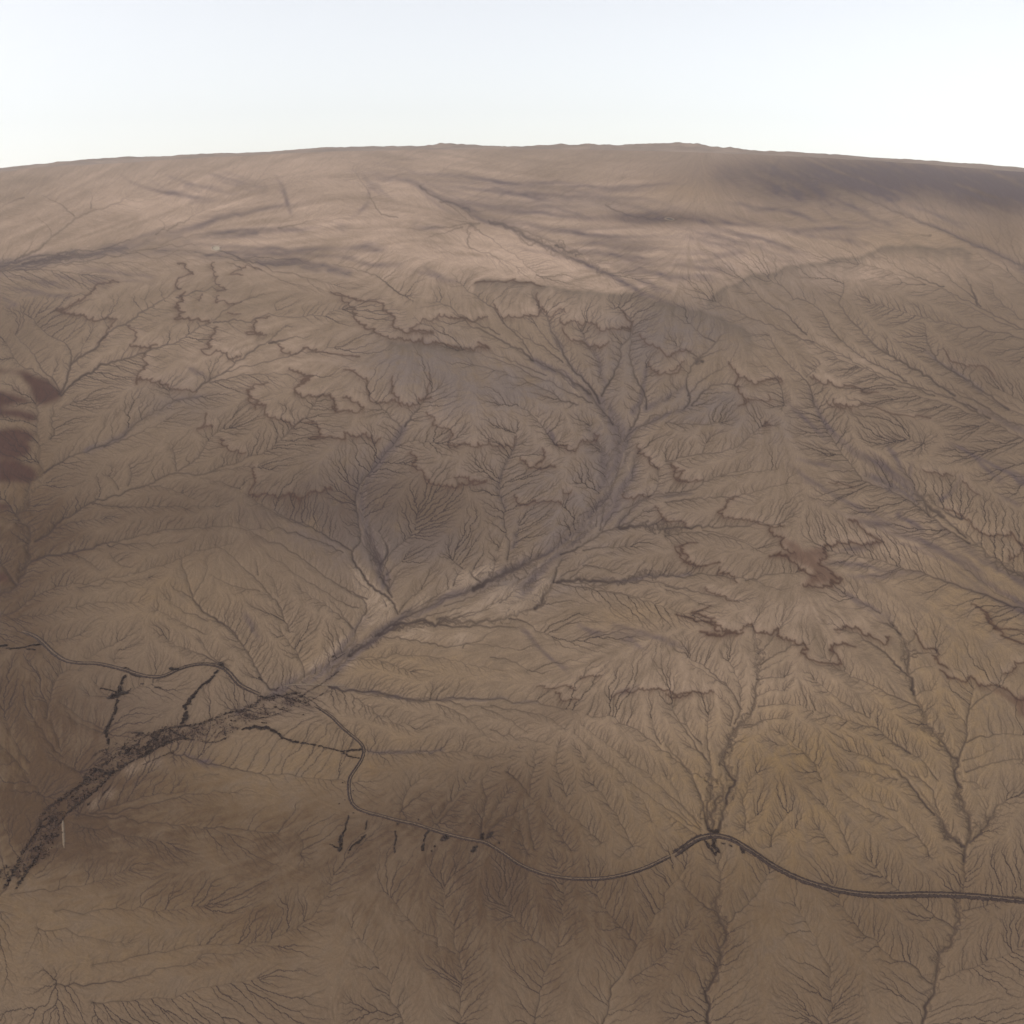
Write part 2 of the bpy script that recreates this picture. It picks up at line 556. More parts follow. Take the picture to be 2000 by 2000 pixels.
((650, 1200), '''
w17:390,10 350,40 250,110 150,180 60,240 -30,350
c6:280,90 210,140 150,180 90,220
c4:1000,70 850,60 700,70 560,50
c6:560,50 420,50 330,70 250,110
c3:1180,120 1020,30 950,20
c2:900,70 700,180
c3:1000,190 850,160 700,160 600,180 480,140 350,130 270,120
c2:900,300 750,280 600,240 500,220 250,220 80,250
c2:420,310 300,260 150,240
w7:1100,470 900,460 700,450 560,460 420,460 300,430 150,410 0,390
c4:1300,520 1100,480 900,460 700,450 560,460 420,460 300,430 150,410 -20,390
c3:860,500 700,490 560,460
c2:1250,620 1150,540 1000,520 850,490
c2:850,680 780,600 700,540 560,480
c2:1050,640 950,560 800,500
c2:420,600 250,530 100,430
t5:1300,340 1150,220 1050,110 1000,60
t5:1932,200 1700,110 1500,60
t5:1500,120 1300,60
t5:1700,200 1500,100
c2:1050,300 960,240 850,230
c2:1150,700 980,650 850,620
c2:1000,720 900,770 760,760
w6:600,730 450,740 300,745 190,740
c2:950,770 700,740 450,740 300,745 190,740
c3:490,880 450,900 390,960 370,1060
c3:560,930 450,980 380,1050
c3:690,980 640,1040 560,1130
c2:760,870 650,980 560,1100
c3:850,830 800,900 830,1000 810,1080 800,1180
c2:940,960 870,1050 820,1150
c3:1080,1020 950,1080 880,1130 830,1190
c3:1050,1050 1060,1150 1090,1270
c2:1000,1100 1020,1200 1050,1290
c3:1080,1000 1000,900 940,850
c2:1130,1060 1200,1150 1280,1270
c2:1180,980 1300,1100 1450,1230
c3:1370,540 1600,600 1700,660 1760,720 1850,790 1990,880
c3:1820,540 1900,600 1990,700
c3:1720,560 1740,650 1770,700
c2:1300,640 1450,770 1600,900 1700,980 1850,1080 1990,1160
c2:1350,600 1480,700 1620,800 1750,920 1990,1130
c2:1650,970 1700,1060 1720,1120
c2:1340,750 1400,900 1520,1080 1620,1250
c2:1220,700 1200,830 1260,980
c2:1100,720 1080,820 1060,980
t5:1500,440 1580,410 1650,400
s4:1500,440 1580,410 1650,400 1780,400 1850,435 1932,410
s3:1100,390 1200,400 1320,400
s3:1330,340 1400,330 1450,330
s3:1200,420 1250,450 1340,450
'''),
((1300, 1200), '''
c5:470,60 490,130 500,200 510,260 490,310 500,350 480,400 490,460 470,530 440,560 400,590 350,650 340,690 320,740 320,820 350,880 390,900 330,960 330,1020
c8:390,830 390,900 330,960 330,1020 300,1100 290,1160 260,1190
c5:240,810 260,900 240,980 220,1080 240,1170
c6:300,860 290,900 320,940 270,1000 250,1080 255,1170
c3:340,250 380,320 410,400 400,480 400,540 370,590
c3:140,270 250,340 340,390 380,450 410,510
c3:120,230 250,310 330,380
c3:700,490 600,480 500,500
c3:780,160 680,170 580,220 510,270
c3:620,70 560,150 500,210
c3:640,340 560,340 490,350
c2:640,410 560,410 490,440
c2:620,250 550,280 500,310
c4:0,700 70,780 140,850 160,920 190,980 210,1080 230,1160
c3:230,540 220,680 240,800
c3:110,690 200,750 240,810
c3:30,480 60,560 130,650 220,780
c3:300,450 370,520 350,600
c2:0,870 60,950 100,1050 190,1150
c2:0,960 80,1070 190,1170
c2:0,1060 100,1140 170,1190
c3:500,850 440,900 440,960 410,1000 430,1060 430,1160
c3:660,1070 610,1130 570,1190 570,1250
c2:700,1150 620,1180 570,1220
c2:500,1080 440,1120
c3:560,560 480,600 420,610
c3:640,560 530,570 420,600
c6:1220,40 1270,110 1310,170 1310,250 1300,300 1330,350 1340,430
c5:1340,430 1370,500 1410,550 1410,600 1450,640 1500,690 1540,760 1590,800 1550,850 1590,930
c8:1560,800 1550,850 1590,930 1560,970 1610,1000 1600,1050 1640,1080 1640,1150 1650,1190 1620,1240 1610,1330
c4:1150,40 1220,60 1270,110
c3:1350,100 1310,160
c4:1200,30 1230,60
c4:960,80 1100,150 1180,200 1250,270 1310,330
c3:850,230 1000,330 1150,400 1250,450 1370,500
c3:1460,210 1390,205 1330,215
c2:1430,280 1350,290 1320,320
c2:1430,410 1390,410 1345,440
c4:1660,400 1640,500 1620,580 1630,660 1590,740 1580,790
c3:1800,390 1700,450 1640,510
c2:1560,520 1600,560 1620,600
c3:1932,650 1800,640 1680,660 1620,690
c3:1932,780 1850,780 1700,820 1620,850
c2:1800,700 1700,760 1600,790
c3:1050,570 1150,620
c4:1150,620 1220,690 1320,750
c3:1320,750 1400,800 1470,900
c2:700,480 850,530 1000,580 1100,610
c2:800,350 950,470 1100,560
c4:1000,740 1150,790 1250,850 1350,950 1400,1030 1450,1080
c6:1380,960 1440,1050 1500,1120 1500,1160 1550,1200 1610,1250
c2:1390,790 1420,860 1400,880
c3:950,840 1100,850 1250,890
c3:1180,760 1300,860 1430,920 1450,1000 1480,1080
c5:1840,1000 1750,1080 1740,1130 1690,1190 1640,1230
c3:1740,1030 1720,1090 1740,1130
c3:1200,1080 1320,1170 1400,1240 1420,1300
c2:1300,1100 1370,1200
c3:850,1020 950,1160 1000,1290
c2:830,1150 880,1230 930,1290
c2:950,960 1080,1050 1200,1100
c2:1000,930 1150,1030 1250,1060
c2:620,640 700,700 800,790 840,900
c2:600,700 720,720 830,830
c2:1720,940 1660,900 1600,900
s6:50,0 150,20 270,60 300,80
s8:190,95 300,110 400,90
s5:400,90 420,60 480,45 520,100 610,70 600,110 630,130 720,150 770,180 730,200 770,240 850,260 950,260 920,210 880,185 1020,175
s5:910,80 980,60 1060,95 1130,130 1190,150 1190,115
s5:1340,90 1390,180 1470,210 1450,240
s6:1440,220 1520,290
s5:1480,300 1560,340 1600,360 1640,330 1690,380 1800,390 1880,450 1990,440
s4:0,430 80,440 150,410 260,410
s6:1720,0 1760,60 1900,150 1990,170
s4:1820,320 1880,300 1880,250 1932,240
'''),
# beyond the lower edge of the survey: the same washes and gullies running on
((0, 1660), '''
c3:120,60 60,180 -40,300
c2:700,100 520,180 300,200 60,240
c2:1100,300 900,330 600,320 300,330
c2:1500,520 1200,500 900,540 500,620
c3:1700,380 1500,460 1100,600 700,700 300,720
c2:1800,130 1740,300 1600,420
c2:1400,700 1200,720 900,800 500,820
c2:700,500 500,480 200,420
c2:200,150 120,100 
'''),
((650, 1660), '''
c3:1900,100 1750,330 1650,520 1500,760 1450,960
c2:1400,200 1500,360 1640,520
c2:1200,60 1250,200 1240,420 1150,660 1080,940
c2:900,260 1000,400 1180,560
c2:600,200 640,420 700,600 680,940
c2:300,240 450,420 660,560
c2:100,420 260,600 380,940
c2:1900,420 1760,600 1600,700
'''),
((1300, 1660), '''
c6:270,60 300,180 260,300 330,440 300,620 220,760 230,960
c3:560,120 480,260 330,400
c3:40,100 150,260 280,340
c7:1610,40 1620,160 1560,280 1580,420 1480,560 1450,740 1380,960
c3:1932,200 1800,280 1600,330
c3:1100,60 1250,220 1500,380 1570,430
c3:900,180 1000,400 1200,560 1440,720
c2:700,300 820,500 900,760 860,960
c2:1932,520 1760,600 1480,700
'''),
]
POLYS = {   # closed outlines, in survey units
 'dark_plain': [((0,320), '-420,1090 0,1110 150,1120 300,1200 340,1240 250,1300 190,1290 160,1200 100,1130 0,1125 -420,1125'),
   ((0,760), '60,0 330,0 330,30 250,60 160,20'), ((0,760), '-440,100 100,110 190,140 210,160 140,170 60,150 -440,150'),
   ((0,760), '-440,20 130,50 180,80 60,90 -440,80'), ((0,760), '-440,210 110,215 190,250 160,290 100,260 170,320 140,360 -440,335'),
   ((0,760), '-440,345 100,380 180,430 210,465 150,510 -440,530'), ((0,760), '-440,610 70,630 50,650 -440,680'),
   ((0,760), '-440,960 40,1000 50,1040 -440,1060')],
 'red_gravel': [((1300,760), '560,750 640,800 620,830 700,880 560,900 680,920 800,990 740,1060 860,1050 950,1020 880,980 820,940 870,900 840,850 740,870'),
   ((1300,1200), '1690,385 1800,395 1880,455 1990,430 1990,590 1900,540 1830,450'),
   ((1300,1200), '190,90 300,105 400,90 360,120 240,118')],
 'pale_sand': [((650,760), '100,880 130,960 210,1050 280,1110 340,1170 350,1210 300,1280 250,1260 180,1300 150,1240 190,1180 150,1090 110,1000'),
   ((650,760), '380,1190 480,1120 600,1070 700,980 840,950 900,940 860,1020 760,1070 600,1110 450,1190'),
   ((650,760), '560,1240 800,1140 950,1060 1100,1010 1180,1050 1060,1160 900,1220 750,1230'),
   ((650,1200), '290,120 420,70 700,90 850,90 720,170 500,135 350,125'),
   ((0,1200), '1900,110 1830,130 1760,180 1690,260 1640,310 1750,240 1860,190'),
   ((0,1200), '1932,200 1840,250 1800,300 1880,290 1932,260'),
   ((0,1200), '620,940 560,980 470,1050 520,1040 600,990'), ((0,1200), '870,780 760,800 660,850 720,850 840,820')],
}
# plants: capitals are lines of separate thickets, small letters the woodland; the number is the width
GROUPS = {
 'A': ('dark thicket in the cross shaped bush line between canal and river', 'thickets along the western gully'),
 'B': ('dark thicket in the slanting bush line between canal bend and river', 'thickets along the slanting gully'),
 'C': ('dark thicket by the start of the canal at the left edge', 'thickets at the left edge'),
 'D': ('dark thicket in the bush line joining river woodland and S shaped canal', 'thickets between river and canal'),
 'E': ('small dark thicket in the gullies below the S shaped canal', 'thickets below the S shaped canal'),
 'F': ('dark thicket in the gullies just under the arched canal', 'thickets under the arched canal'),
 'G': ('dark thicket on the winding canal bank at a gully crossing', 'thickets on the winding canal'),
 'H': ('small lone dark thicket on open ground beside a canal', 'lone thickets on open ground'),
}
VEG_SHEETS = [
((0, 1220), 0.2588, '''
A15:945,385 920,430 900,480
A26:890,500 885,545
A14:885,570 870,660 840,730 795,805 815,870 820,900
A30:835,545 880,540
A16:900,530 950,515
C14:0,170 55,162
C10:60,185 150,185 230,165 320,150
C9:210,190 270,195
G14:935,325 960,335
A9:890,520 830,495 760,480
A9:950,515 985,490
G10:960,350 1010,385 1060,395
G9:1400,325 1500,300 1560,290
G10:1600,298 1660,310 1720,350
B12:1560,450 1600,410
B9:1380,620 1440,600
G18:1285,330 1335,338
H9:1062,445 1080,446
H9:1175,470 1215,478
G18:1660,300 1695,320
B18:1645,350 1620,370
'''),
((330, 1280), 0.207, '''
B17:430,205 340,262 260,350
B22:255,355 200,420 150,485
B24:160,500 170,530 155,590 125,650
D20:700,700 780,680
D24:790,680 900,685 1000,720
D18:1010,725 1080,780
D15:1090,785 1170,820 1280,830
D11:1290,832 1400,855 1520,882 1640,910
D15:1650,908 1810,895
D12:1650,925 1700,958 1790,975
H10:875,640 915,643
H9:1270,565
H12:840,200 868,232
H14:1535,20 1560,5
a30:0,690 130,672 280,660 430,600 600,530 720,520
a22:650,530 720,570 800,605 900,590 1050,550 1150,520
a34:720,490 840,460 850,420 920,390 1000,390 1150,370 1230,360
a28:1020,380 1120,410 1280,450
a18:1160,350 1230,355 1280,410 1290,460
a24:1290,450 1350,495
a30:850,380 900,410 1000,410
a18:0,820 100,790 250,800 400,830 520,800 570,760
a12:1010,320 1040,300
a16:1240,400 1330,330 1480,250 1600,150
a10:1280,450 1400,400 1500,330
a8:1530,60 1600,20 1660,-20
'''),
((20, 1380), 0.1812, '''
a40:120,1600 215,1450 300,1350 330,1200 410,1100 510,1020 600,990 660,920 750,870 860,750 960,670 1080,580
a30:540,1240 640,1130 760,1040 900,930 1000,830 1080,750 1180,680 1300,600 1440,540 1560,470 1680,400 1800,350 1930,355
a44:900,680 1000,700 1080,740
a40:860,820 1000,740 1130,700
a24:1450,325 1540,300 1650,265 1720,250
a34:1700,245 1780,290 1880,330
a30:1780,220 1930,215
a36:1480,390 1590,370
a26:1240,480 1350,440
a22:900,540 1000,470
a28:1050,560 1150,550 1250,500
a26:830,1060 880,1040
a40:320,1300 400,1290 480,1180
a14:1440,630 1620,550 1760,480
a10:1100,830 1050,900 980,960
a24:200,1560 420,1450 560,1350
a34:100,1640 20,1800 -60,1960
a30:300,1600 180,1780 60,1960
'''),
((600, 1480), 0.207, '''
E12:390,550 372,600 352,690
E18:345,700 310,770 320,815 300,880
E11:220,820 290,855
E8:560,600 550,680
E17:545,735 480,800
E13:470,808 410,840 385,890
E18:850,625
E11:825,690 840,750 820,830 825,890
E16:1140,690 1100,770 1090,880
E34:1285,760 1320,755
H13:1050,580
E26:1640,755 1660,720
E26:1690,755 1750,705
E26:1600,830 1560,880
E14:1210,835
E15:1810,800
H9:430,310
H9:350,400
H9:305,435
H9:330,235
H8:440,522
E11:1170,885
H10:1540,625
'''),
((1280, 1560), 0.1242, '''
F40:780,660 800,700 870,780 920,850
F56:930,660 910,710 960,780 1000,840
F44:830,485 930,530 985,520
F46:1350,780 1400,850
F40:310,830 420,780 500,740
F18:720,560 640,600 560,650
F20:1040,700 1090,710
F18:1160,730 1200,750
'''),
]
WOOD_POLYS = [   # sparse wood, crowns per square chart unit
 ((0, 1200), '-60,1420 130,1285 200,1170 220,1090 300,1010 420,930 480,820 560,750 600,690 780,655 920,610 1050,600 1150,560 1290,515 1390,450 1500,430 1600,420 1650,460 1680,500 1520,525 1390,570 1300,605 1210,660 1080,680 970,670 850,720 700,800 600,870 480,990 350,1080 320,1160 280,1300 100,1450', 0.7),
 ((0, 1200), '690,640 800,640 920,600 800,690 680,730 600,740 560,760', 1.2),
]
CANAL_LINES = [
 ('120,90 200,120 240,160 290,210 350,250 420,263 520,262 600,280 680,300 750,325 830,340 890,330 950,300 1020,275 1100,265 1180,275 1230,305 1260,345 1290,380 1350,410 1400,430', (0, 1200), 700 / 1932),
 ('-100,490 -50,520 0,555 40,600 100,650 150,690 172,730 160,780 120,840 85,890 90,980 110,1030 160,1060 260,1085 350,1110 450,1130 520,1155 620,1185 720,1210 820,1225 870,1255 920,1285 1020,1360 1200,1420 1450,1430 1660,1380 1820,1300', (650, 1200), 700 / 1932),
 ('40,1300 130,1230 190,1200 250,1190 310,1195 380,1220 430,1255 480,1285 600,1370 800,1460 1100,1520 1500,1500 2100,1560 2420,1640', (1300, 1200), 700 / 1932),
 ('1520,386 1600,375 1750,380 1860,384', (0, 1200), 700 / 1932),
 ('338,1100 342,1180 346,1260', (0, 1200), 700 / 1932),
]

# ---------------------------------------------------------------- survey chart -> ground
SU = 0.512                                   # survey unit -> chart unit
def parse(s, org, sc=700 / 1932):
    p = np.array([[float(a) for a in q.split(',')] for q in s.split()])
    return (np.array(org) + p * sc) * SU

def ray(u, v):
    X = (np.asarray(u, float) / 1024 - 0.5) * 2 * TANH
    Y = (0.5 - np.asarray(v, float) / 1024) * 2 * TANH
    cp, sp = math.cos(PITCH), math.sin(PITCH)
    return X, cp + Y * sp, -sp + Y * cp

def ground(u, v):
    """point of the bare curved ground for a chart position, and its distance"""
    dx, dy, dz = ray(u, v)
    a = dx * dx + dy * dy + dz * dz
    b = dz * (R + H)
    disc = b * b - a * ((R + H) ** 2 - R * R)
    ok = disc > 0
    t = (-b - np.sqrt(np.maximum(disc, 0))) / a
    return np.stack([dx * t, dy * t, H + dz * t], -1), t * np.sqrt(a), ok

DS = 1.0 if DEV else 0.8                      # raster cell, chart units
U0, U1, V0, V1 = -190.0, 1214.0, 146.0, 1120.0
NU, NV = int((U1 - U0) / DS) + 1, int((V1 - V0) / DS) + 1
us = U0 + DS * np.arange(NU)
vs = V0 + DS * np.arange(NV)
KV = 1.0 + 2.2 * np.clip((853 - vs) / 690, 0, 1.1) ** 1.6         # fore-shortening of the far plain
WV = np.cumsum(KV)

def to_rc(p):
    return (p[:, 1] - V0) / DS, (p[:, 0] - U0) / DS

def blur(a, s):
    """gaussian blur by three box passes"""
    s = s / DS
    r = max(1, int(round(s * 0.98)))
    if s < 0.4: return a
    for _ in range(3):
        for ax in (0, 1):
            n = a.shape[ax]
            pad = [(0, 0), (0, 0)]
            pad[ax] = (r + 1, r)
            c = np.cumsum(np.pad(a, pad, mode='edge'), axis=ax, dtype=np.float64)
            hi = np.take(c, np.arange(2 * r + 1, 2 * r + 1 + n), axis=ax)
            lo = np.take(c, np.arange(0, n), axis=ax)
            a = ((hi - lo) / (2 * r + 1)).astype(np.float32)
    return a

def fractal(beta, lo, seed, hi=1.2):
    """spectral noise on the ground, wavelengths lo..hi chart units, unit deviation"""
    g = np.random.default_rng(seed)
    ny = int(WV[-1]) + 2
    n = g.standard_normal((ny, NU)).astype(np.float32)
    f = np.fft.rfft2(n)
    fy = np.fft.fftfreq(ny)[:, None] / DS
    fx = np.fft.rfftfreq(NU)[None] / DS
    k = np.sqrt(fx * fx + fy * fy)
    amp = np.where(k > 0, np.maximum(k, 1e-6) ** (-beta), 0) * (k > 1 / lo) * np.exp(-(k * hi) ** 2)
    n = np.fft.irfft2(f * amp, s=(ny, NU)).astype(np.float32)
    rows = np.clip(WV - WV[0], 0, ny - 1.01)
    i = rows.astype(int); w = (rows - i)[:, None].astype(np.float32)
    n = n[i] * (1 - w) + n[i + 1] * w
    return n / n.std()

def wobble(p, rough, g, depth=3):
    for k in range(depth):
        a, b = p[:-1], p[1:]
        d = b - a
        L = np.hypot(d[:, 0], d[:, 1])
        m = (a + b) / 2 + np.stack([-d[:, 1], d[:, 0]], -1) * (g.standard_normal(len(d)) * rough)[:, None]
        q = np.empty((len(p) + len(m), 2))
        q[0::2] = p; q[1::2] = m
        p = q
    return p

def smooth(p, it=2):
    for _ in range(it):
        q = np.empty((2 * len(p), 2))
        q[0], q[-1] = p[0], p[-1]
        q[1:-1:2] = p[:-1] * .75 + p[1:] * .25
        q[2:-1:2] = p[:-1] * .25 + p[1:] * .75
        p = q
    return p

def resample(p, step):
    d = np.r_[0, np.cumsum(np.hypot(*np.diff(p, axis=0).T))]
    n = max(2, int(d[-1] / step) + 1)
    t = np.linspace(0, d[-1], n)
    return np.stack([np.interp(t, d, p[:, 0]), np.interp(t, d, p[:, 1])], -1)

def splat(mask, p, wid, val, soft=0.8):
    """lay a line of varying half width onto a raster (maximum)"""
    r, c = to_rc(p)
    wid = np.broadcast_to(wid, len(p)) / DS
    val = np.broadcast_to(val, len(p))
    rad = int(math.ceil(wid.max() + 1.5))
    ri, ci = np.rint(r).astype(int), np.rint(c).astype(int)
    for dy in range(-rad, rad + 1):
        for dx in range(-rad, rad + 1):
            y, x = ri + dy, ci + dx
            d = np.hypot(y - r, x - c)
            a = np.clip((wid + 0.6 - d) / (wid * soft + 0.6), 0, 1) * val
            ok = (a > 0) & (y >= 0) & (y < NV) & (x >= 0) & (x < NU)
            np.maximum.at(mask, (y[ok], x[ok]), a[ok].astype(np.float32))

Z = lambda: np.zeros((NV, NU), np.float32)
M_cut, M_wash, M_scarp, M_streak, seed_mask, M_sand = Z(), Z(), Z(), Z(), Z(), Z()
TX, TY = Z(), Z()
SURVEY = []
for org, block in SHEETS:
    for line in block.strip().splitlines():
        kind, pts = line.split(':')
        k, w = kind[0], float(kind[1:])
        p = parse(pts, org)
        if k != 's' and org[0] in (0, 1300) and org[1] < 1500:   # what leaves the surveyed ground runs on
            d = p[-1] - p[-2]
            if (org[0] == 0 and p[-1, 0] < 1) or (org[0] == 1300 and p[-1, 0] > 1010):
                d = d / np.hypot(*d)
                p = np.vstack([p, p[-1] + 60 * d + [0, 4], p[-1] + 150 * d - [0, 3]])
        SURVEY.append((k, w, p))
for k, w, p in SURVEY:
    if k == 's':
        continue
    else:
        q = resample(wobble(smooth(p, 1), 0.05 if k == 't' else 0.16 if k == 'c' and w >= 5 else 0.095, RNG, 2), 0.4 * DS)
        t = np.linspace(0, 1, len(q))
        g = np.interp(np.arange(len(q)), np.linspace(0, len(q), 9), RNG.uniform(0.6, 1.0, 9))
        hw = w * SU * 0.5 * (1.35 if k == 't' and p[:, 1].mean() > 320 else 1)
        if k == 'c':
            hw *= 1.0 if w < 4 else 1.45
            fade = 1.0 if p[:, 1].mean() > 250 else 0.65
            splat(M_cut, q, hw * (0.42 + 0.55 * t) * g, fade * (0.55 + 0.45 * t) * np.sqrt(g) * min(1, 0.6 + w / 9), 0.5)
            if w >= 5 and len(q) > 30:                        # side strands weaving round the main cut
                nrm = np.gradient(q, axis=0); nrm /= np.hypot(nrm[:, 0], nrm[:, 1])[:, None] + 1e-9
                nrm = np.stack([-nrm[:, 1], nrm[:, 0]], -1)
                for _ in range(7):
                    a0 = RNG.uniform(0, .6); i0, i1 = int(a0 * (len(q) - 1)), int(min(1, a0 + RNG.uniform(.25, .6)) * (len(q) - 1))
                    if i1 - i0 < 14: continue
                    u_ = np.linspace(0, 1, i1 - i0); m_ = max(4, (i1 - i0) // 14)
                    off = np.interp(u_, np.linspace(0, 1, m_), RNG.normal(0, hw * 1.9, m_)) * np.sin(np.pi * u_) ** .5
                    splat(M_cut, q[i0:i1] + nrm[i0:i1] * off[:, None], RNG.uniform(.35, .8), fade * np.sin(np.pi * u_) ** .5 * RNG.uniform(.5, .95))
        elif k == 'w':
            splat(M_wash, q, hw * (2.1 if w > 10 else 1.7) * (0.55 + 0.45 * t), g)
            nrm = np.gradient(q, axis=0); nrm /= np.hypot(nrm[:, 0], nrm[:, 1])[:, None] + 1e-9
            nrm = np.stack([-nrm[:, 1], nrm[:, 0]], -1)
            for _ in range(int(4 + w / 2)):                 # braided threads
                a0 = RNG.uniform(0, .75); a1 = min(1, a0 + RNG.uniform(.2, .6))
                i0, i1 = int(a0 * (len(q) - 1)), int(a1 * (len(q) - 1))
                if i1 - i0 < 10: continue
                u_ = np.linspace(0, 1, i1 - i0)
                off = np.interp(u_, np.linspace(0, 1, 5), RNG.normal(0, hw * 1.15, 5)) * (0.55 + 0.45 * t[i0:i1])
                splat(M_cut if RNG.random() < .55 else M_sand, q[i0:i1] + nrm[i0:i1] * off[:, None], RNG.uniform(.15, .6), np.minimum(1, np.minimum(u_, 1 - u_) * 5) * RNG.uniform(.3, .75))
        else:
            e = (np.sin(np.pi * np.clip(t, 0.02, .98)) ** 0.7 if w < 14 else np.minimum(1, np.minimum(t, 1 - t) * 5 + 0.15)) * g * (0.72 if p[:, 1].mean() < 230 and w < 9 and abs(p[-1, 1] - p[0, 1]) > 0.5 * abs(p[-1, 0] - p[0, 0]) else 1)
            splat(M_streak, q, hw * (0.6 + 0.4 * g), e, 1.0)
            tt = np.linspace(0, 1, len(q))
            for _ in range(5):                              # finer strands beside the main one
                a0, a1 = sorted(RNG.random(2)); a1 = min(1, a1 + .25)
                sel = q[int(a0 * (len(q) - 1)):int(a1 * (len(q) - 1)) + 1]
                if len(sel) < 8: continue
                o = sel + np.stack([np.zeros(len(sel)), np.interp(np.linspace(0, 1, len(sel)), [0, 1], RNG.normal(0, w * .75, 2))], -1)
                u_ = np.linspace(0, 1, len(sel))
                splat(M_streak, o, 0.55, np.minimum(1, np.minimum(u_, 1 - u_) * 4) * RNG.uniform(.35, .9))
        d = np.gradient(q, axis=0)
        d /= np.hypot(d[:, 0], d[:, 1])[:, None] + 1e-9
        r, c = to_rc(q)
        ri, ci = np.rint(r).astype(int), np.rint(c).astype(int)
        ok = (ri >= 0) & (ri < NV) & (ci >= 0) & (ci < NU)
        wt = 1.0 if k != 't' else 0.8
        np.add.at(TX, (ri[ok], ci[ok]), (d[ok, 0] * wt).astype(np.float32))
        np.add.at(TY, (ri[ok], ci[ok]), (d[ok, 1] * wt).astype(np.float32))
        if k in 'cw': seed_mask[ri[ok], ci[ok]] = 1

def polymask(polys, rough=0.10, soft=1.2):
    m = Z()
    for org, s in polys:
        p = parse(s, org)
        p = wobble(np.vstack([p, p[:1]]), rough, RNG, 3)
        r, c = to_rc(p)
        y0, y1 = int(max(0, r.min())), int(min(NV, r.max() + 2))
        x0, x1 = int(max(0, c.min())), int(min(NU, c.max() + 2))
        if y1 <= y0 or x1 <= x0: continue
        yy, xx = np.mgrid[y0:y1, x0:x1]
        ins = np.zeros(yy.shape, bool)
        for i in range(len(r) - 1):
            if r[i] == r[i + 1]: continue
            cr = ((r[i] > yy) != (r[i + 1] > yy)) & (xx < (c[i + 1] - c[i]) * (yy - r[i]) / (r[i + 1] - r[i]) + c[i])
            ins ^= cr
        m[y0:y1, x0:x1] = np.maximum(m[y0:y1, x0:x1], ins)
    return blur(m, soft)

# ---------------------------------------------------------------- drainage: direction field, least-cost trees, flow
def field(tx, ty):
    gx, gy = Z(), Z()
    for s, wt in ((6, 1.0), (16, 1.6), (40, 2.2), (110, 2.5)):
        gx += wt * blur(tx, s) * s / 6; gy += wt * blur(ty, s) * s / 6
    n = np.hypot(gx, gy) + 1e-9
    return gx / n, gy / n
GX, GY = field(TX, TY)

OFFS = [(-1, 0), (1, 0), (0, -1), (0, 1), (-1, -1), (-1, 1), (1, -1), (1, 1),
        (-1, 2), (1, 2), (-1, -2), (1, -2), (2, 1), (2, -1), (-2, 1), (-2, -1)]
def least_cost(seed, cost, gx, gy, bias):
    N = NV * NU
    D = np.full(N, np.inf, np.float32); P = np.full(N, -1, np.int64)
    cost = cost.copy(); cost[:2] = cost[-2:] = np.inf; cost[:, :2] = cost[:, -2:] = np.inf
    cf, gxf, gyf = cost.ravel(), gx.ravel(), gy.ravel()
    kf = np.repeat(KV, NU).astype(np.float32)
    cur = np.flatnonzero(seed.ravel() & np.isfinite(cf))
    D[cur] = 0
    steps = 0
    while len(cur) and steps < 6000:
        steps += 1
        if steps % 1 == 0 and len(cur) > 3000:           # keep to the nearest part of the front
            lim = np.partition(D[cur], len(cur) // 2)[len(cur) // 2]
            late = cur[D[cur] > lim + 1.5]; cur = cur[D[cur] <= lim + 1.5]
        else:
            late = cur[:0]
        new = []
        dc = D[cur]
        for dy, dx in OFFS:
            t = cur + dy * NU + dx
            wy = dy * kf[cur]
            L = np.sqrt(dx * dx + wy * wy)
            # water runs from t to cur: direction (-dx,-dy)
            Lc = math.hypot(dx, dy)
            cosv = (-dx * gxf[t] - dy * gyf[t]) / Lc
            nd = dc + L * cf[t] * (1 + bias * (1 - cosv))
            ok = nd < D[t] - 1e-5
            tt = t[ok]
            D[tt] = nd[ok]; P[tt] = cur[ok]
            new.append(tt)
        cur = np.unique(np.concatenate(new + [late]))
    return D.reshape(NV, NU), P

def accumulate(P, D):
    N = NV * NU
    acc = np.ones(N, np.float64)
    Pp = np.where(P < 0, np.arange(N), P)
    depth = (P >= 0).astype(np.int32)
    jump = Pp.copy()
    for _ in range(13):                                   # pointer jumping: hops to the root
        depth = depth + depth[jump]; jump = jump[jump]
    order = np.argsort(depth, kind='stable')
    ds = depth[order]
    top = int(ds[-1])
    bounds = np.searchsorted(ds, np.arange(1, top + 2))
    for L in range(top, 0, -1):
        s = order[bounds[L - 1]:bounds[L]]
        np.add.at(acc, Pp[s], acc[s])
    return acc.reshape(NV, NU)

n_big, n_mid, n_fine = fractal(1.5, 500, 1), fractal(1.3, 60, 2), fractal(0.4, 8, 3, 0.9)
seed = seed_mask > 0
D0, _ = least_cost(seed, np.ones((NV, NU), np.float32), GX, GY, 0.0)
D0 = np.where(np.isfinite(D0), D0, 300).astype(np.float32)
Db = blur(D0, 4)
ny, nx = np.gradient(Db)
nn = np.hypot(nx, ny) + 1e-6
nx, ny = -nx / nn, -ny / nn
w_in = 0.46
fx, fy = GX + w_in * nx, GY + w_in * ny
fx += 0.28 * n_mid * -GY; fy += 0.28 * n_mid * GX
fn = np.hypot(fx, fy) + 1e-6
fx, fy = (fx / fn).astype(np.float32), (fy / fn).astype(np.float32)
cost = np.exp(0.50 * n_fine + 0.22 * n_mid).astype(np.float32)
D1, P1 = least_cost(seed, cost, fx, fy, 3.4)
ACC = accumulate(P1, D1)
D1 = np.where(np.isfinite(D1), D1, 0).astype(np.float32)
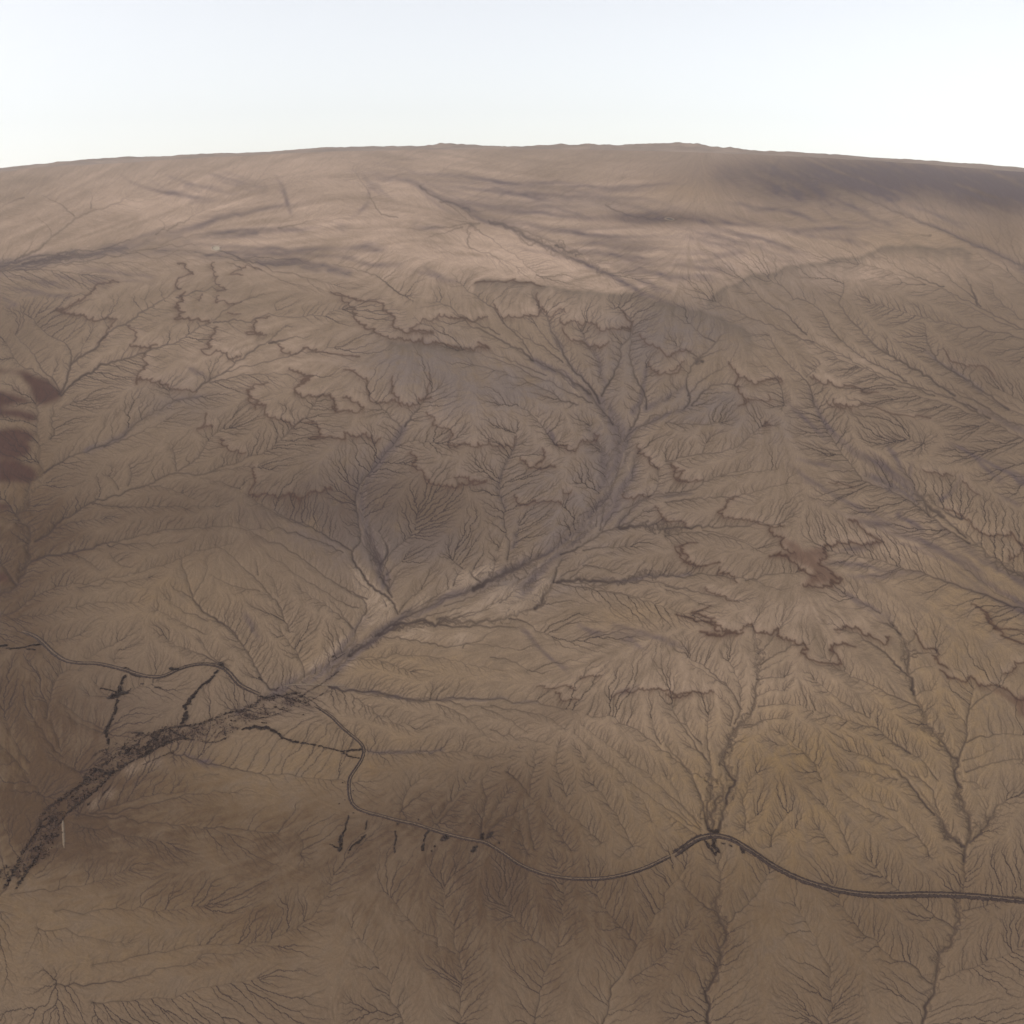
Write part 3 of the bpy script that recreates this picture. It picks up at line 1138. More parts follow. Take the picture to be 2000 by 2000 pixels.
def close_gaps(ACC, P):
    """a step of the tree may jump two cells: mark the cells it passes over"""
    out = ACC.copy().ravel()
    c = np.flatnonzero((P >= 0) & (ACC.ravel() > 2.5))
    p = P[c]
    dy, dx = p // NU - c // NU, p % NU - c % NU
    k = (np.abs(dy) + np.abs(dx)) == 3
    c, dy, dx = c[k], dy[k], dx[k]
    for f in (np.floor, np.ceil):
        m = c + (f(dy / 2) * NU + f(dx / 2)).astype(np.int64)
        np.maximum.at(out, m, ACC.ravel()[c] * 0.8)
    return out.reshape(ACC.shape)
ACC = close_gaps(ACC, P1)
lac = np.log2(ACC)

def walk(q, n, sgn):
    """follow the slope for n steps from every point of q"""
    out = [q.copy()]
    for _ in range(n):
        r, c = to_rc(q)
        i = np.clip(np.rint(r), 0, NV - 1).astype(int); j = np.clip(np.rint(c), 0, NU - 1).astype(int)
        q = q + sgn * 0.6 * np.stack([fx[i, j], fy[i, j]], -1)
        out.append(q)
    return out
def scallop(q):
    """rounded lobes pushed down the slope with sharp notches between them"""
    s_ = np.arange(len(q)) * 0.35
    edges = np.r_[0, np.cumsum(RNG.gamma(2.2, 2.1, 400) + 1.2)]
    i = np.clip(np.searchsorted(edges, s_, side='right') - 1, 0, 398)
    L = edges[i + 1] - edges[i]
    x = (s_ - edges[i]) / L
    notch = RNG.gamma(1.3, 1.0, 401)
    up = np.maximum(notch[i] * np.exp(-x * L / 0.8), notch[i + 1] * np.exp(-(1 - x) * L / 0.8))
    d = 0.42 * L * np.sqrt(np.maximum(1 - (2 * x - 1) ** 2, 0)) * 0.8 - up * 0.85
    r, c = to_rc(q)
    a_ = np.clip(np.rint(r), 0, NV - 1).astype(int); b_ = np.clip(np.rint(c), 0, NU - 1).astype(int)
    f = np.stack([fx[a_, b_], fy[a_, b_] * 0.75], -1)
    k = np.ones(25) / 25
    f = np.stack([np.convolve(np.pad(f[:, j], 12, mode='edge'), k, 'valid') for j in (0, 1)], -1)
    return resample(q + f * d[:, None], 0.4 * DS)
M_table = Z()
for k, w, p in SURVEY:
    if k != 's': continue
    q = scallop(resample(wobble(p, 0.10, RNG, 2), 0.35 * DS))
    g = np.interp(np.arange(len(q)), np.linspace(0, len(q), 14), RNG.uniform(0.62, 1.0, 14))
    splat(M_scarp, q, w * SU * 0.40 * g, 0.7 + 0.3 * g)
    h = q[RNG.random(len(q)) < 0.14]                        # short waste fans below the edge
    ln = RNG.uniform(0.3, 1.0, len(h))
    for m, o in enumerate(walk(h, 13, 1)):
        f = m / 13
        ok = f < ln
        if ok.any(): splat(M_scarp, o[ok], 0.12, (0.6 * (1 - f) * np.ones(len(h)))[ok])
    for m, o in enumerate(walk(q[::3], 16, -1)):            # the smooth pale tableland behind it
        splat(M_table, o, 1.0, 1 - 0.8 * m / 16)

def lic(a, gx, gy, n):
    yy, xx = np.mgrid[0:NV, 0:NU].astype(np.float32)
    out = a.copy()
    for sgn in (1, -1):
        y, x = yy.copy(), xx.copy()
        for _ in range(n):
            i = np.clip(np.rint(y), 0, NV - 1).astype(np.int32); j = np.clip(np.rint(x), 0, NU - 1).astype(np.int32)
            x += sgn * gx[i, j]; y += sgn * gy[i, j]
            i = np.clip(np.rint(y), 0, NV - 1).astype(np.int32); j = np.clip(np.rint(x), 0, NU - 1).astype(np.int32)
            out += a[i, j]
    return out / out.std()
white = RNG.standard_normal((NV, NU)).astype(np.float32)
L_fine = lic(white + 0.5 * n_fine, fx, fy, 9)
L_long = lic(blur(white, 1.1) / 0.3, GX, GY, 30)
L_long /= L_long.std()

def blobs(lst):
    m = Z()
    uu, vv = us[None, :] / SU, vs[:, None] / SU
    for x, y, rx, ry, a in lst:
        m += a * np.exp(-(((uu - x) / rx) ** 2 + ((vv - y) / ry) ** 2)).astype(np.float32)
    return m
sm = lambda x, a, b: (lambda t: t * t * (3 - 2 * t))(np.clip((x - a) / (b - a), 0, 1))
vsurv = (vs / SU)[:, None]
far = (1 - sm(vsurv, 430, 640)).astype(np.float32)                 # the far plain is smooth fan gravel
dissect = blobs([(1300, 800, 300, 140, .5), (650, 950, 500, 120, .5), (250, 1050, 300, 160, .4), (1150, 1080, 350, 110, .4),
                 (1750, 720, 260, 170, .5), (1450, 1500, 350, 170, .25), (900, 1560, 200, 100, .25), (1700, 1350, 300, 150, .15),
                 (900, 620, 300, 60, -.2), (520, 720, 250, 90, -.2), (500, 1600, 250, 80, -.35), (1600, 640, 120, 60, -.2)])
dissect = np.clip(0.56 + dissect + 0.34 * n_big, 0.12, 1.15) * (1 - 0.86 * far)
table = np.clip(blur(M_table, 1.5) - 0.6 * M_scarp, 0, 1)
M_rill = sm(lac, 1.4, 6.6) * dissect * (1 - 0.6 * table)
trunk = sm(lac, 5.5, 10.0) * (0.6 * (1 - far) + 0.12)
M_rill = np.clip(0.58 * M_rill + trunk, 0, 1).astype(np.float32)
fill = blur(sm(lac, 1.5, 6).astype(np.float32), 2.0)               # darker valley gravel round the rills

EDGE = []                                                          # dark hairy rim of the dissected country
for org, s, hgt in (((650, 320), '770,640 900,630 1050,640 1150,660 1280,690 1400,690 1550,710 1700,740 1850,770 2000,790', 16),
                    ((1300, 320), '-20,765 100,780 200,800 300,830 400,880 460,930', 16),
                    ((1300, 320), '230,745 300,680 400,640 560,600 640,560 750,545 850,540 920,510 1040,510 1150,460 1300,445 1450,460 1650,480', 13),
                    ((650, 320), '300,950 450,965 560,965 640,985 760,1000', 12)):
    EDGE.append((parse(s, org), hgt))
M_rim = Z()
for p, hgt in EDGE:
    q = resample(wobble(p, 0.08, RNG, 3), 0.5)
    hair = np.clip(0.55 + 0.55 * np.interp(np.arange(len(q)), np.arange(0, len(q), 2.0), RNG.standard_normal(len(np.arange(0, len(q), 2.0)))), 0.1, 2)
    n = 22
    for i in range(n):
        f = i / (n - 1)
        o = q + np.stack([f * hgt * 0.5 * RNG.normal(0, .25, len(q)), f * hgt * SU * 2.6 * hair], -1)
        splat(M_rim, o, 0.8, (1 - f) ** 1.1 * RNG.uniform(0.6, 1, len(o)))
M_rim = np.clip(blur(M_rim, 0.6) * 1.3, 0, 1)

M_dark, M_red, M_pale = (polymask(POLYS[k], r, s) for k, r, s in (('dark_plain', .07, 1.8), ('red_gravel', .09, 1.6), ('pale_sand', .12, 2.4)))
T_blue = blobs([(1000, 930, 430, 230, .30), (800, 700, 110, 50, .9), (930, 765, 130, 60, .7), (1340, 640, 150, 50, .8), (1030, 760, 80, 35, .4), (1240, 700, 80, 60, .5),
                (690, 1000, 90, 110, .9), (560, 1000, 150, 60, .6), (800, 1060, 120, 40, .8), (1380, 790, 90, 40, .7), (1100, 1000, 160, 90, .45),
                (1180, 860, 50, 100, .5), (1000, 1150, 120, 40, .5), (350, 780, 90, 50, .4), (1540, 560, 120, 50, .35), (1500, 840, 90, 60, .35),
                (250, 1390, 150, 60, .25), (560, 1360, 90, 50, .3), (1100, 400, 200, 20, .3)])
T_ochre = blobs([(1500, 1560, 420, 160, .42), (1650, 1420, 300, 140, .22), (450, 1560, 250, 110, .55), (40, 1520, 90, 220, .6), (330, 1160, 150, 70, .3),
                 (1900, 1150, 150, 120, .4), (800, 1300, 250, 60, .3), (950, 1060, 120, 60, .25), (1230, 1200, 120, 30, .4), (1800, 480, 250, 60, .35),
                 (1350, 370, 120, 30, .5), (1550, 1480, 100, 40, .4), (700, 1480, 200, 60, .3), (30, 960, 70, 120, .5), (1900, 1350, 160, 160, .3),
                 (1500, 1800, 500, 200, .4), (300, 1800, 500, 150, .5)])
T_dark = blobs([(500, 1620, 700, 150, .15), (0, 1100, 60, 300, .2), (60, 1560, 420, 230, .55), (700, 1640, 420, 130, .4), (330, 1000, 420, 200, .28), (30, 1560, 160, 200, .25), (1300, 1750, 900, 120, .3), (1000, 1950, 1200, 200, .35), (1650, 345, 260, 45, 1.1), (1960, 375, 110, 34, 1.0), (1560, 370, 70, 30, .4), (1965, 440, 70, 50, .3), (1420, 430, 260, 20, .35),  # dark ground, with edge vignetting painted into the soil at bottom and left
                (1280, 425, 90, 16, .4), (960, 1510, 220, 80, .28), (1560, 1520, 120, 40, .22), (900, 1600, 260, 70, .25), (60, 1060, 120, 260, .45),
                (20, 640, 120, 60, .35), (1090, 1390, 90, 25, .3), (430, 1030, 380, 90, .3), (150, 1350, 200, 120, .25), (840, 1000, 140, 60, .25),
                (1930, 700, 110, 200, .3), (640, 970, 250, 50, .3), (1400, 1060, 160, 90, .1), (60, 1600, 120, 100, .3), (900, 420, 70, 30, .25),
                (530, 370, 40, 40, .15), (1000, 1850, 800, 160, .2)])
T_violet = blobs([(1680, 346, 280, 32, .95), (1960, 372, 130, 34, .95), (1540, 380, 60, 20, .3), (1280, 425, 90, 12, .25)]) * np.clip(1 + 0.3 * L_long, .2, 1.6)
T_lite = blobs([(1250, 950, 420, 200, .10), (1150, 1250, 400, 100, .10), (1000, 390, 1500, 150, .5), (950, 450, 500, 60, .15), (300, 400, 420, 90, .22), (900, 500, 500, 50, .35), (1700, 520, 250, 40, .5), (1150, 540, 250, 40, .45), (520, 700, 300, 70, .35),  # pale ground, with distant haze brightening painted into the soil across the top
                (1400, 470, 200, 40, .35), (920, 800, 120, 40, .3), (1480, 1330, 300, 60, .25), (1750, 1080, 150, 60, .25), (1300, 1420, 300, 60, .2),
                (1340, 365, 110, 26, .4), (1620, 700, 120, 50, .2), (1600, 1200, 250, 40, .25), (1050, 610, 200, 20, .2)])
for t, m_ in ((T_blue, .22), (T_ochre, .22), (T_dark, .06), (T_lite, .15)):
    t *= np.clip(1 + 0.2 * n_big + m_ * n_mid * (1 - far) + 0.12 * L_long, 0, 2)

T_lite = T_lite + 0.34 * table * (1 - 0.5 * far)

# ---------------------------------------------------------------- relief
valley = np.sqrt(np.clip(D1, 0, 60)) * 0.32
incise = blur(sm(lac, 2.5, 9).astype(np.float32), 0.7) * 0.8 + blur(M_cut, 0.8) * 4.0 + blur(M_wash, 1.5) * 0.7
scarp_step = blur(M_scarp, 1.0) * 1.2
rough = (0.10 * L_fine + 0.04 * n_fine) * (0.45 + 0.55 * np.clip(dissect, 0, 1)) * (1 - M_wash * 0.6)
relief = blur(valley, 1.0) * (0.4 + 0.6 * np.clip(dissect, 0, 1)) - incise - scarp_step + 0.16 * n_mid + 0.35 * blur(n_big, 3) + rough
relief = relief * (0.30 + 0.70 * sm(vsurv, 520, 1250)) * RELIEF
flat = Z()
ENG = [parse(s, o, k) for s, o, k in CANAL_LINES]
for p in ENG: splat(flat, resample(smooth(p, 2), 0.5), 9.0, 1.0, 0.5)
flat = blur(flat, 2)
relief = relief * (1 - 0.85 * flat)

UU, VV = np.meshgrid(us, vs)
BASE, DIST, OKG = ground(UU, VV)
PX = DIST * 2 * TANH / 1024                                         # ground size of one chart unit
HGT = (relief * PX).astype(np.float32)
HGT[~OKG] = 0

def height(p):
    r, c = to_rc(p)
    r = np.clip(r, 0, NV - 1.01); c = np.clip(c, 0, NU - 1.01)
    i, j = r.astype(int), c.astype(int); a, b = r - i, c - j
    return (HGT[i, j] * (1 - a) * (1 - b) + HGT[i + 1, j] * a * (1 - b) + HGT[i, j + 1] * (1 - a) * b + HGT[i + 1, j + 1] * a * b)
def place(p, lift=0.0):
    p = np.atleast_2d(p)
    g, d, ok = ground(p[:, 0], p[:, 1])
    g[:, 2] += height(p) + lift
    return g, d * 2 * TANH / 1024

# ---------------------------------------------------------------- materials
def mat(name, rough=0.95):
    m = bpy.data.materials.new(name)
    m.use_nodes = True
    nt = m.node_tree
    b = nt.nodes['Principled BSDF']
    b.inputs['Roughness'].default_value = rough
    b.inputs['Specular IOR Level'].default_value = 0.1
    return m, nt, b
def simple(name, c1, c2, scale, rough=0.95):
    m, nt, b = mat(name, rough)
    tc = nt.nodes.new('ShaderNodeTexCoord')
    no = nt.nodes.new('ShaderNodeTexNoise'); no.inputs['Scale'].default_value = scale; no.inputs['Detail'].default_value = 5
    rp = nt.nodes.new('ShaderNodeValToRGB')
    rp.color_ramp.elements[0].position = 0.35; rp.color_ramp.elements[0].color = (*c1, 1)
    rp.color_ramp.elements[1].position = 0.68; rp.color_ramp.elements[1].color = (*c2, 1)
    nt.links.new(tc.outputs['Object'], no.inputs['Vector'])
    nt.links.new(no.outputs['Fac'], rp.inputs['Fac'])
    nt.links.new(rp.outputs['Color'], b.inputs['Base Color'])
    return m
def soil_material():
    m, nt, b = mat('desert_soil')
    N, Lk = nt.nodes, nt.links
    def attr(n):
        a = N.new('ShaderNodeAttribute'); a.attribute_name = n
        s = N.new('ShaderNodeSeparateColor'); Lk.new(a.outputs['Color'], s.inputs['Color'])
        return s.outputs['Red'], s.outputs['Green'], s.outputs['Blue'], a.outputs['Alpha']
    def math_(op, x, y):
        n = N.new('ShaderNodeMath'); n.operation = op
        for i, q in enumerate((x, y)):
            if isinstance(q, (int, float)): n.inputs[i].default_value = q
            else: Lk.new(q, n.inputs[i])
        return n.outputs[0]
    def mix(c, fac, col, amt=1.0, mode='MIX'):
        n = N.new('ShaderNodeMix'); n.data_type = 'RGBA'; n.blend_type = mode; n.clamp_factor = True
        Lk.new(math_('MULTIPLY', fac, amt), n.inputs['Factor'])
        if isinstance(c, tuple): n.inputs['A'].default_value = (*c, 1)
        else: Lk.new(c, n.inputs['A'])
        n.inputs['B'].default_value = (*col, 1)
        return n.outputs['Result']
    rill, wash, scarp, streak = attr('channels')
    dark, red, pale, brush = attr('gravels')
    blue, ochre, dusk, lite = attr('tints')
    rim, litter, longs, fillv = attr('cover')
    c = PAL['soil']
    c = mix(c, lite, PAL['lite'], 1.0)
    c = mix(c, ochre, PAL['ochre'], 0.85)
    c = mix(c, blue, PAL['blue'], 0.75)
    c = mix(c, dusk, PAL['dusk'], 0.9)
    c = mix(c, fillv, PAL['fill'], 0.55)
    c = mix(c, dark, PAL['dark'], 1.0)
    c = mix(c, red, PAL['red'], 0.7)
    c = mix(c, pale, PAL['pale'], 0.6)
    c = mix(c, wash, PAL['wash'], 0.85)
    c = mix(c, rim, PAL['rim'], 0.8)
    c = mix(c, streak, PAL['streak'], 0.85)
    c = mix(c, scarp, PAL['scarp'], 0.85)
    c = mix(c, rill, PAL['rill'], 0.9)
    c = mix(c, litter, PAL['litter'], 0.8)
    # brushed grain of the gravel: brightness up and down along the slope
    tone = math_('ADD', math_('MULTIPLY', math_('SUBTRACT', brush, 0.5), GRAIN), math_('MULTIPLY', math_('SUBTRACT', longs, 0.5), LGRAIN))
    tc = N.new('ShaderNodeNewGeometry')
    no = N.new('ShaderNodeTexNoise'); no.inputs['Scale'].default_value = 3.0; no.inputs['Detail'].default_value = 6; no.inputs['Roughness'].default_value = 0.75
    Lk.new(tc.outputs['Position'], no.inputs['Vector'])
    tone = math_('ADD', tone, math_('MULTIPLY', math_('SUBTRACT', no.outputs['Fac'], 0.5), 0.5))
    gain = math_('ADD', tone, 1.0)
    hs = N.new('ShaderNodeVectorMath'); hs.operation = 'SCALE'
    Lk.new(c, hs.inputs[0]); Lk.new(gain, hs.inputs['Scale'])
    Lk.new(hs.outputs['Vector'], b.inputs['Base Color'])
    b.inputs['Specular IOR Level'].default_value = 0.0
    return m
SOIL = soil_material()

def mesh_np(name, V, F, material, parent=None, smooth_=True, attrs=None):
    me = bpy.data.meshes.new(name)
    F = np.asarray(F, np.int32); k = F.shape[1]
    me.vertices.add(len(V)); me.vertices.foreach_set('co', np.asarray(V, np.float32).ravel())
    me.loops.add(F.size); me.loops.foreach_set('vertex_index', F.ravel())
    me.polygons.add(len(F)); me.polygons.foreach_set('loop_start', np.arange(0, F.size, k, dtype=np.int32))
    me.polygons.foreach_set('use_smooth', np.full(len(F), smooth_))
    for n, a in (attrs or {}).items():
        at = me.attributes.new(n, 'FLOAT_COLOR', 'POINT'); at.data.foreach_set('color', np.asarray(a, np.float32).ravel())
    me.update(calc_edges=True); me.validate()
    me.materials.append(material)
    o = bpy.data.objects.new(name, me); COL.objects.link(o)
    if parent: o.parent = parent
    return o
def tag(o, label=None, cat=None, group=None, kind=None):
    for k, v in (('label', label), ('category', cat), ('group', group), ('kind', kind)):
        if v: o[k] = v
    return o

# ---------------------------------------------------------------- vegetation survey (fixes the dark leaf litter too)
VEG = []
for org, sc, lines in VEG_SHEETS:
    for line in lines.strip().splitlines():
        head, pts = line.split(':')
        VEG.append((head[0], float(head[1:]) * sc * SU, parse(pts, org, sc)))
M_lit = Z()
for k, w, p in VEG:
    q = resample(smooth(p, 1), 0.5) if len(p) > 1 else np.repeat(p, 2, 0)
    splat(M_lit, q, w * 0.55, 0.8)
wood_poly = polymask([(o, s) for o, s, k in WOOD_POLYS], 0.08, 1.5)
M_lit = np.maximum(np.maximum(blur(M_lit, 0.8), blur(M_lit, 2.2) * 0.8), wood_poly * np.clip(0.42 + 0.30 * n_mid + 0.15 * L_fine, 0, 0.8))

# ---------------------------------------------------------------- the plain
def shifted(a, d):
    """the same mask moved down the slope: rock waste below the scarps"""
    k = int(round(d / DS)); b = np.zeros_like(a); b[k:] = a[:-k]
    return b * np.clip(1 + 0.5 * L_fine, 0, 2)
c01 = lambda a: np.clip(a, 0, 1)
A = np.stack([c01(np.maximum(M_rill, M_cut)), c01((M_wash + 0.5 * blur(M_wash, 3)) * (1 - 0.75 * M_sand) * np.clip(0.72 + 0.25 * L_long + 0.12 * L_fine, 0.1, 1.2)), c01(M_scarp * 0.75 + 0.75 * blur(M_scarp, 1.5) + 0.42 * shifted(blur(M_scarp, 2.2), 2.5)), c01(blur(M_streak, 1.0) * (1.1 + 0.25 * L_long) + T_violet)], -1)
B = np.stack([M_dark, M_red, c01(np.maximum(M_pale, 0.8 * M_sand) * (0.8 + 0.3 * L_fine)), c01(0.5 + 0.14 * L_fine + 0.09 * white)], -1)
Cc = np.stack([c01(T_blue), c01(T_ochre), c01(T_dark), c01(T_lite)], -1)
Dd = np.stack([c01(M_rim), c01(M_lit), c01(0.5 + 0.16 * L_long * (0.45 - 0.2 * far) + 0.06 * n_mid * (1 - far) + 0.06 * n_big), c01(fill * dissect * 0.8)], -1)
Vt = BASE.reshape(-1, 3).copy(); Vt[:, 2] += HGT.ravel()
idx = np.arange(NV * NU).reshape(NV, NU)
quad = np.stack([idx[:-1, :-1], idx[1:, :-1], idx[1:, 1:], idx[:-1, 1:]], -1)
okq = OKG[:-1, :-1] & OKG[1:, :-1] & OKG[1:, 1:] & OKG[:-1, 1:]
quad = quad[okq]
used = np.zeros(NV * NU, bool); used[quad.ravel()] = True
remap = np.cumsum(used) - 1
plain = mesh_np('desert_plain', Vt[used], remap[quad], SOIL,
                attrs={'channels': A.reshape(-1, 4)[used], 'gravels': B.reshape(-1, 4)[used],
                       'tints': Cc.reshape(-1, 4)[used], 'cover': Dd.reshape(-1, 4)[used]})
tag(plain, kind='structure')

# the same ground going on all round, a little below, out over the horizon
rr = np.r_[0, np.geomspace(20, 2600, 90)]
th = np.linspace(0, 2 * np.pi, 361)[:-1]
rg, tg = np.meshgrid(rr, th, indexing='ij')
zz = np.sqrt(R * R - rg * rg) - R - 0.6 - rg * 0.0045 * np.clip(1 - rg / 1300, 0, 1)
Vc = np.stack([rg * np.cos(tg), rg * np.sin(tg), zz], -1).reshape(-1, 3)
ii = np.arange(len(rr) * 360).reshape(len(rr), 360)
Fc = np.stack([ii[:-1], ii[1:], np.roll(ii[1:], -1, 1), np.roll(ii[:-1], -1, 1)], -1).reshape(-1, 4)
tag(mesh_np('ground', Vc, Fc, simple('distant_soil', PAL['soil'], PAL['lite'], 0.01)), kind='structure')

# low ranges on the skyline
az = np.radians(np.linspace(-52, 52, 900))
rh = np.linspace(1190, 1500, 46)
ag, rg2 = np.meshgrid(az, rh, indexing='ij')
gh = np.random.default_rng(77)
prof = np.zeros_like(ag)
for fq, am in ((5, 1.0), (11, .8), (23, .6), (49, .42), (101, .26), (210, .16)):
    for _ in range(4):
        p1, p2, q1 = gh.uniform(0, 6.28, 3)
        fr = fq * gh.uniform(.7, 1.4)
        prof += am * .5 * (1 - np.abs(np.sin(ag * fr + p1 + 0.7 * np.sin((rg2 - 1190) / 310 * fr * .35 + p2)) * np.cos((rg2 - 1190) / 310 * fr * .25 + q1)))
prof = (prof - prof.min()) / (prof.max() - prof.min())
env = np.sin(np.pi * (rg2 - 1190) / 310) ** 0.8
massif = 0.35 + 0.65 * np.clip(0.5 + 0.6 * np.sin(ag * 5.3 + 1.2) + 0.4 * np.sin(ag * 12.1 + .4), 0, 1)
hh = 15.0 * env * np.clip(prof * 1.5 - 0.42, 0, 1) * massif - 1.2
zz2 = np.sqrt(R * R - rg2 * rg2) - R + hh
Vh = np.stack([rg2 * np.sin(ag), rg2 * np.cos(ag), zz2], -1).reshape(-1, 3)
ih = np.arange(len(Vh)).reshape(ag.shape)
Fh = np.stack([ih[:-1, :-1], ih[:-1, 1:], ih[1:, 1:], ih[1:, :-1]], -1).reshape(-1, 4)
tag(mesh_np('hills', Vh, Fh[:, ::-1], simple('hill_rock', (0.11, 0.08, 0.06), (0.17, 0.125, 0.092), 0.03)), kind='structure')

# ---------------------------------------------------------------- earthworks
M_bank = simple('bank_earth', (0.075, 0.051, 0.034), (0.115, 0.080, 0.055), 2.0)
M_pale_bank = simple('pale_bank_earth', (0.10, 0.073, 0.05), (0.13, 0.098, 0.07), 3.0)
M_ditch = simple('ditch_scrub', (0.018, 0.0115, 0.010), (0.046, 0.031, 0.025), 3.5)
M_bed = simple('basin_mud', (0.20, 0.17, 0.125), (0.27, 0.23, 0.17), 2.0)
M_ring = simple('pale_ring_earth', (0.17, 0.128, 0.094), (0.22, 0.166, 0.122), 2.0)
M_water = simple('tank_water', (0.030, 0.026, 0.028), (0.045, 0.04, 0.04), 1.0, 0.95)

def frame(path):
    t = np.gradient(path, axis=0); t[:, 2] = 0
    t /= np.linalg.norm(t, axis=1)[:, None] + 1e-9
    return t, np.stack([-t[:, 1], t[:, 0], 0 * t[:, 0]], -1)
def strip(name, path, prof, material, parent=None, jitter=0.0, ends=True, seed=0):
    """sweep a cross profile [(offset, height), ...] along a ground path"""
    g = np.random.default_rng(seed)
    t, n = frame(path)
    rows = []
    taper = np.ones(len(path))
    if ends:
        k = min(6, len(path) // 3)
        taper[:k] = np.linspace(0.25, 1, k); taper[-k:] = np.linspace(1, 0.25, k)
    j = 1 + jitter * g.standard_normal((len(path), len(prof)))
    for i, (o, h) in enumerate(prof):
        p = path + n * (o * j[:, i] * (taper if ends else 1))[:, None]
        p[:, 2] += h * taper if h > 0 else h
        rows.append(p)
    V = np.stack(rows, 1).reshape(-1, 3)
    m, k = len(path), len(prof)
    ix = np.arange(m * k).reshape(m, k)
    F = np.stack([ix[:-1, :-1], ix[:-1, 1:], ix[1:, 1:], ix[1:, :-1]], -1).reshape(-1, 4)
    return mesh_np(name, V, F, material, parent, smooth_=False)
def empty(name, loc, label, cat, group=None):
    o = bpy.data.objects.new(name, None); COL.objects.link(o)
    o.location = loc
    o.empty_display_size = 1
    tag(o, label, cat, group)
    return o
def local(path, root): return path - np.array(root.location)

def canal(pts, label, px_bank, px_ditch, px_thin, side=1):
    p = resample(smooth(pts, 3), 1.2)
    g, px = place(p)
    k = 9
    zpad = np.pad(g[:, 2] , k, mode='edge')
    g[:, 2] = np.convolve(zpad, np.ones(2 * k + 1) / (2 * k + 1), 'valid')
    s = float(px.mean())
    root = empty('canal', g[len(g) // 2], label, 'canal', None)
    L = local(g, root)
    b = px_bank * s
    strip('bank', L, [(-1.9 * b, -0.3 * b), (-b * 1.05, 0.34 * b), (-b * .5, 0.42 * b), (b * .5, 0.42 * b), (b * 1.05, 0.34 * b), (1.9 * b, -0.3 * b)], M_bank, root, 0.03, seed=1)
    t, n = frame(L)
    for sg, w in ((side, px_ditch), (-side, px_thin)):
        w *= s
        q = L + n * (sg * (1.15 * b + w * .7))
        strip('scrub_row', q, [(-w, -0.2 * w), (-w * .8, 0.5 * w), (0, 0.75 * w), (w * .8, 0.5 * w), (w, -0.2 * w)], M_ditch, root, 0.32, seed=2 + int(sg))
    return root
CANAL_ARGS = [('winding banked canal crossing the plain above the wooded river', .62, .95, .65, -1),
              ('thin S shaped banked canal starting at the upper end of the wooded river', .55, .9, .5, -1),
              ('arched banked canal curving round the foot of the steep gullies', .7, 1.45, .9, -1)]
for p, a in zip(ENG[:3], CANAL_ARGS): canal(p, *a)

def levee(pts, label, w, h):
    p = resample(smooth(pts, 2), 1.0)
    g, px = place(p); s = float(px.mean())
    root = strip('levee', g - g[0], [(-w * s, -.2 * s), (-w * .35 * s, h * s), (w * .35 * s, h * s), (w * s, -.2 * s)], M_pale_bank, None, 0.08)
    root.location = g[0]
    return tag(root, label, 'levee')
levee(ENG[3], 'straight pale levee across the wash where the river enters the dark woodland', .8, .3)
levee(ENG[4], 'short pale double ridged levee beside the river at the lower left edge', 1.3, .3)

def basin(cu, cv, ru, rv, tilt, names, label, cat, m_bank, m_in, open_=0.0, hgt=0.5):
    c = np.array([[cu, cv]])
    g0, px = place(c); s = float(px[0])
    root = empty(names[0], g0[0], label, cat)
    a = np.linspace(open_, 2 * np.pi - open_, 60)
    co, si = math.cos(tilt), math.sin(tilt)
    def ring(f):
        x, y = np.cos(a) * ru * f, np.sin(a) * rv * f
        q = np.stack([cu + x * co - y * si, cv + x * si + y * co], -1)
        gg, d, o = ground(q[:, 0], q[:, 1]); gg[:, 2] += g0[0, 2] - ground(c[:, 0], c[:, 1])[0][0, 2]
        return gg - g0[0]
    rows = [ring(f) for f in (1.25, 1.0, 0.9, 0.62)]
    for r_, h in zip(rows, (-.5, hgt, hgt, -.05)): r_[:, 2] += h * s
    V = np.stack(rows, 1).reshape(-1, 3); ix = np.arange(len(V)).reshape(60, 4)
    F = np.stack([ix[:-1, :-1], ix[:-1, 1:], ix[1:, 1:], ix[1:, :-1]], -1).reshape(-1, 4)
    mesh_np(names[1], V, F, m_bank, root)
    a = np.linspace(0, 2 * np.pi, 60)
    inner, mid = ring(0.68), ring(0.25)
    inner[:, 2] += 0.12 * s; mid[:, 2] += 0.13 * s
    V = np.stack([inner, mid, mid * [0.02, 0.02, 1]], 1).reshape(-1, 3); ix = np.arange(len(V)).reshape(60, 3)
    F = np.stack([ix[:-1, :-1], ix[:-1, 1:], ix[1:, 1:], ix[1:, :-1]], -1).reshape(-1, 4)
    mesh_np(names[2], V, F, m_in, root)
    return root
basin(422.5 * SU, 485 * SU, 9.5 * SU, 5.2 * SU, 0.0, ('earth_tank', 'ring_bank', 'basin_floor'), 'oval pale ringed earth tank alone on the far plain at upper left', 'earth tank', M_ring, M_bed, 0.35)
basin(1308 * SU, 428 * SU, 9.5 * SU, 2.3 * SU, 0.13, ('water_tank', 'bank', 'water'), 'small dark oblong water tank with pale banks on the far plain, upper middle', 'water tank', M_pale_bank, M_water, 0.0)

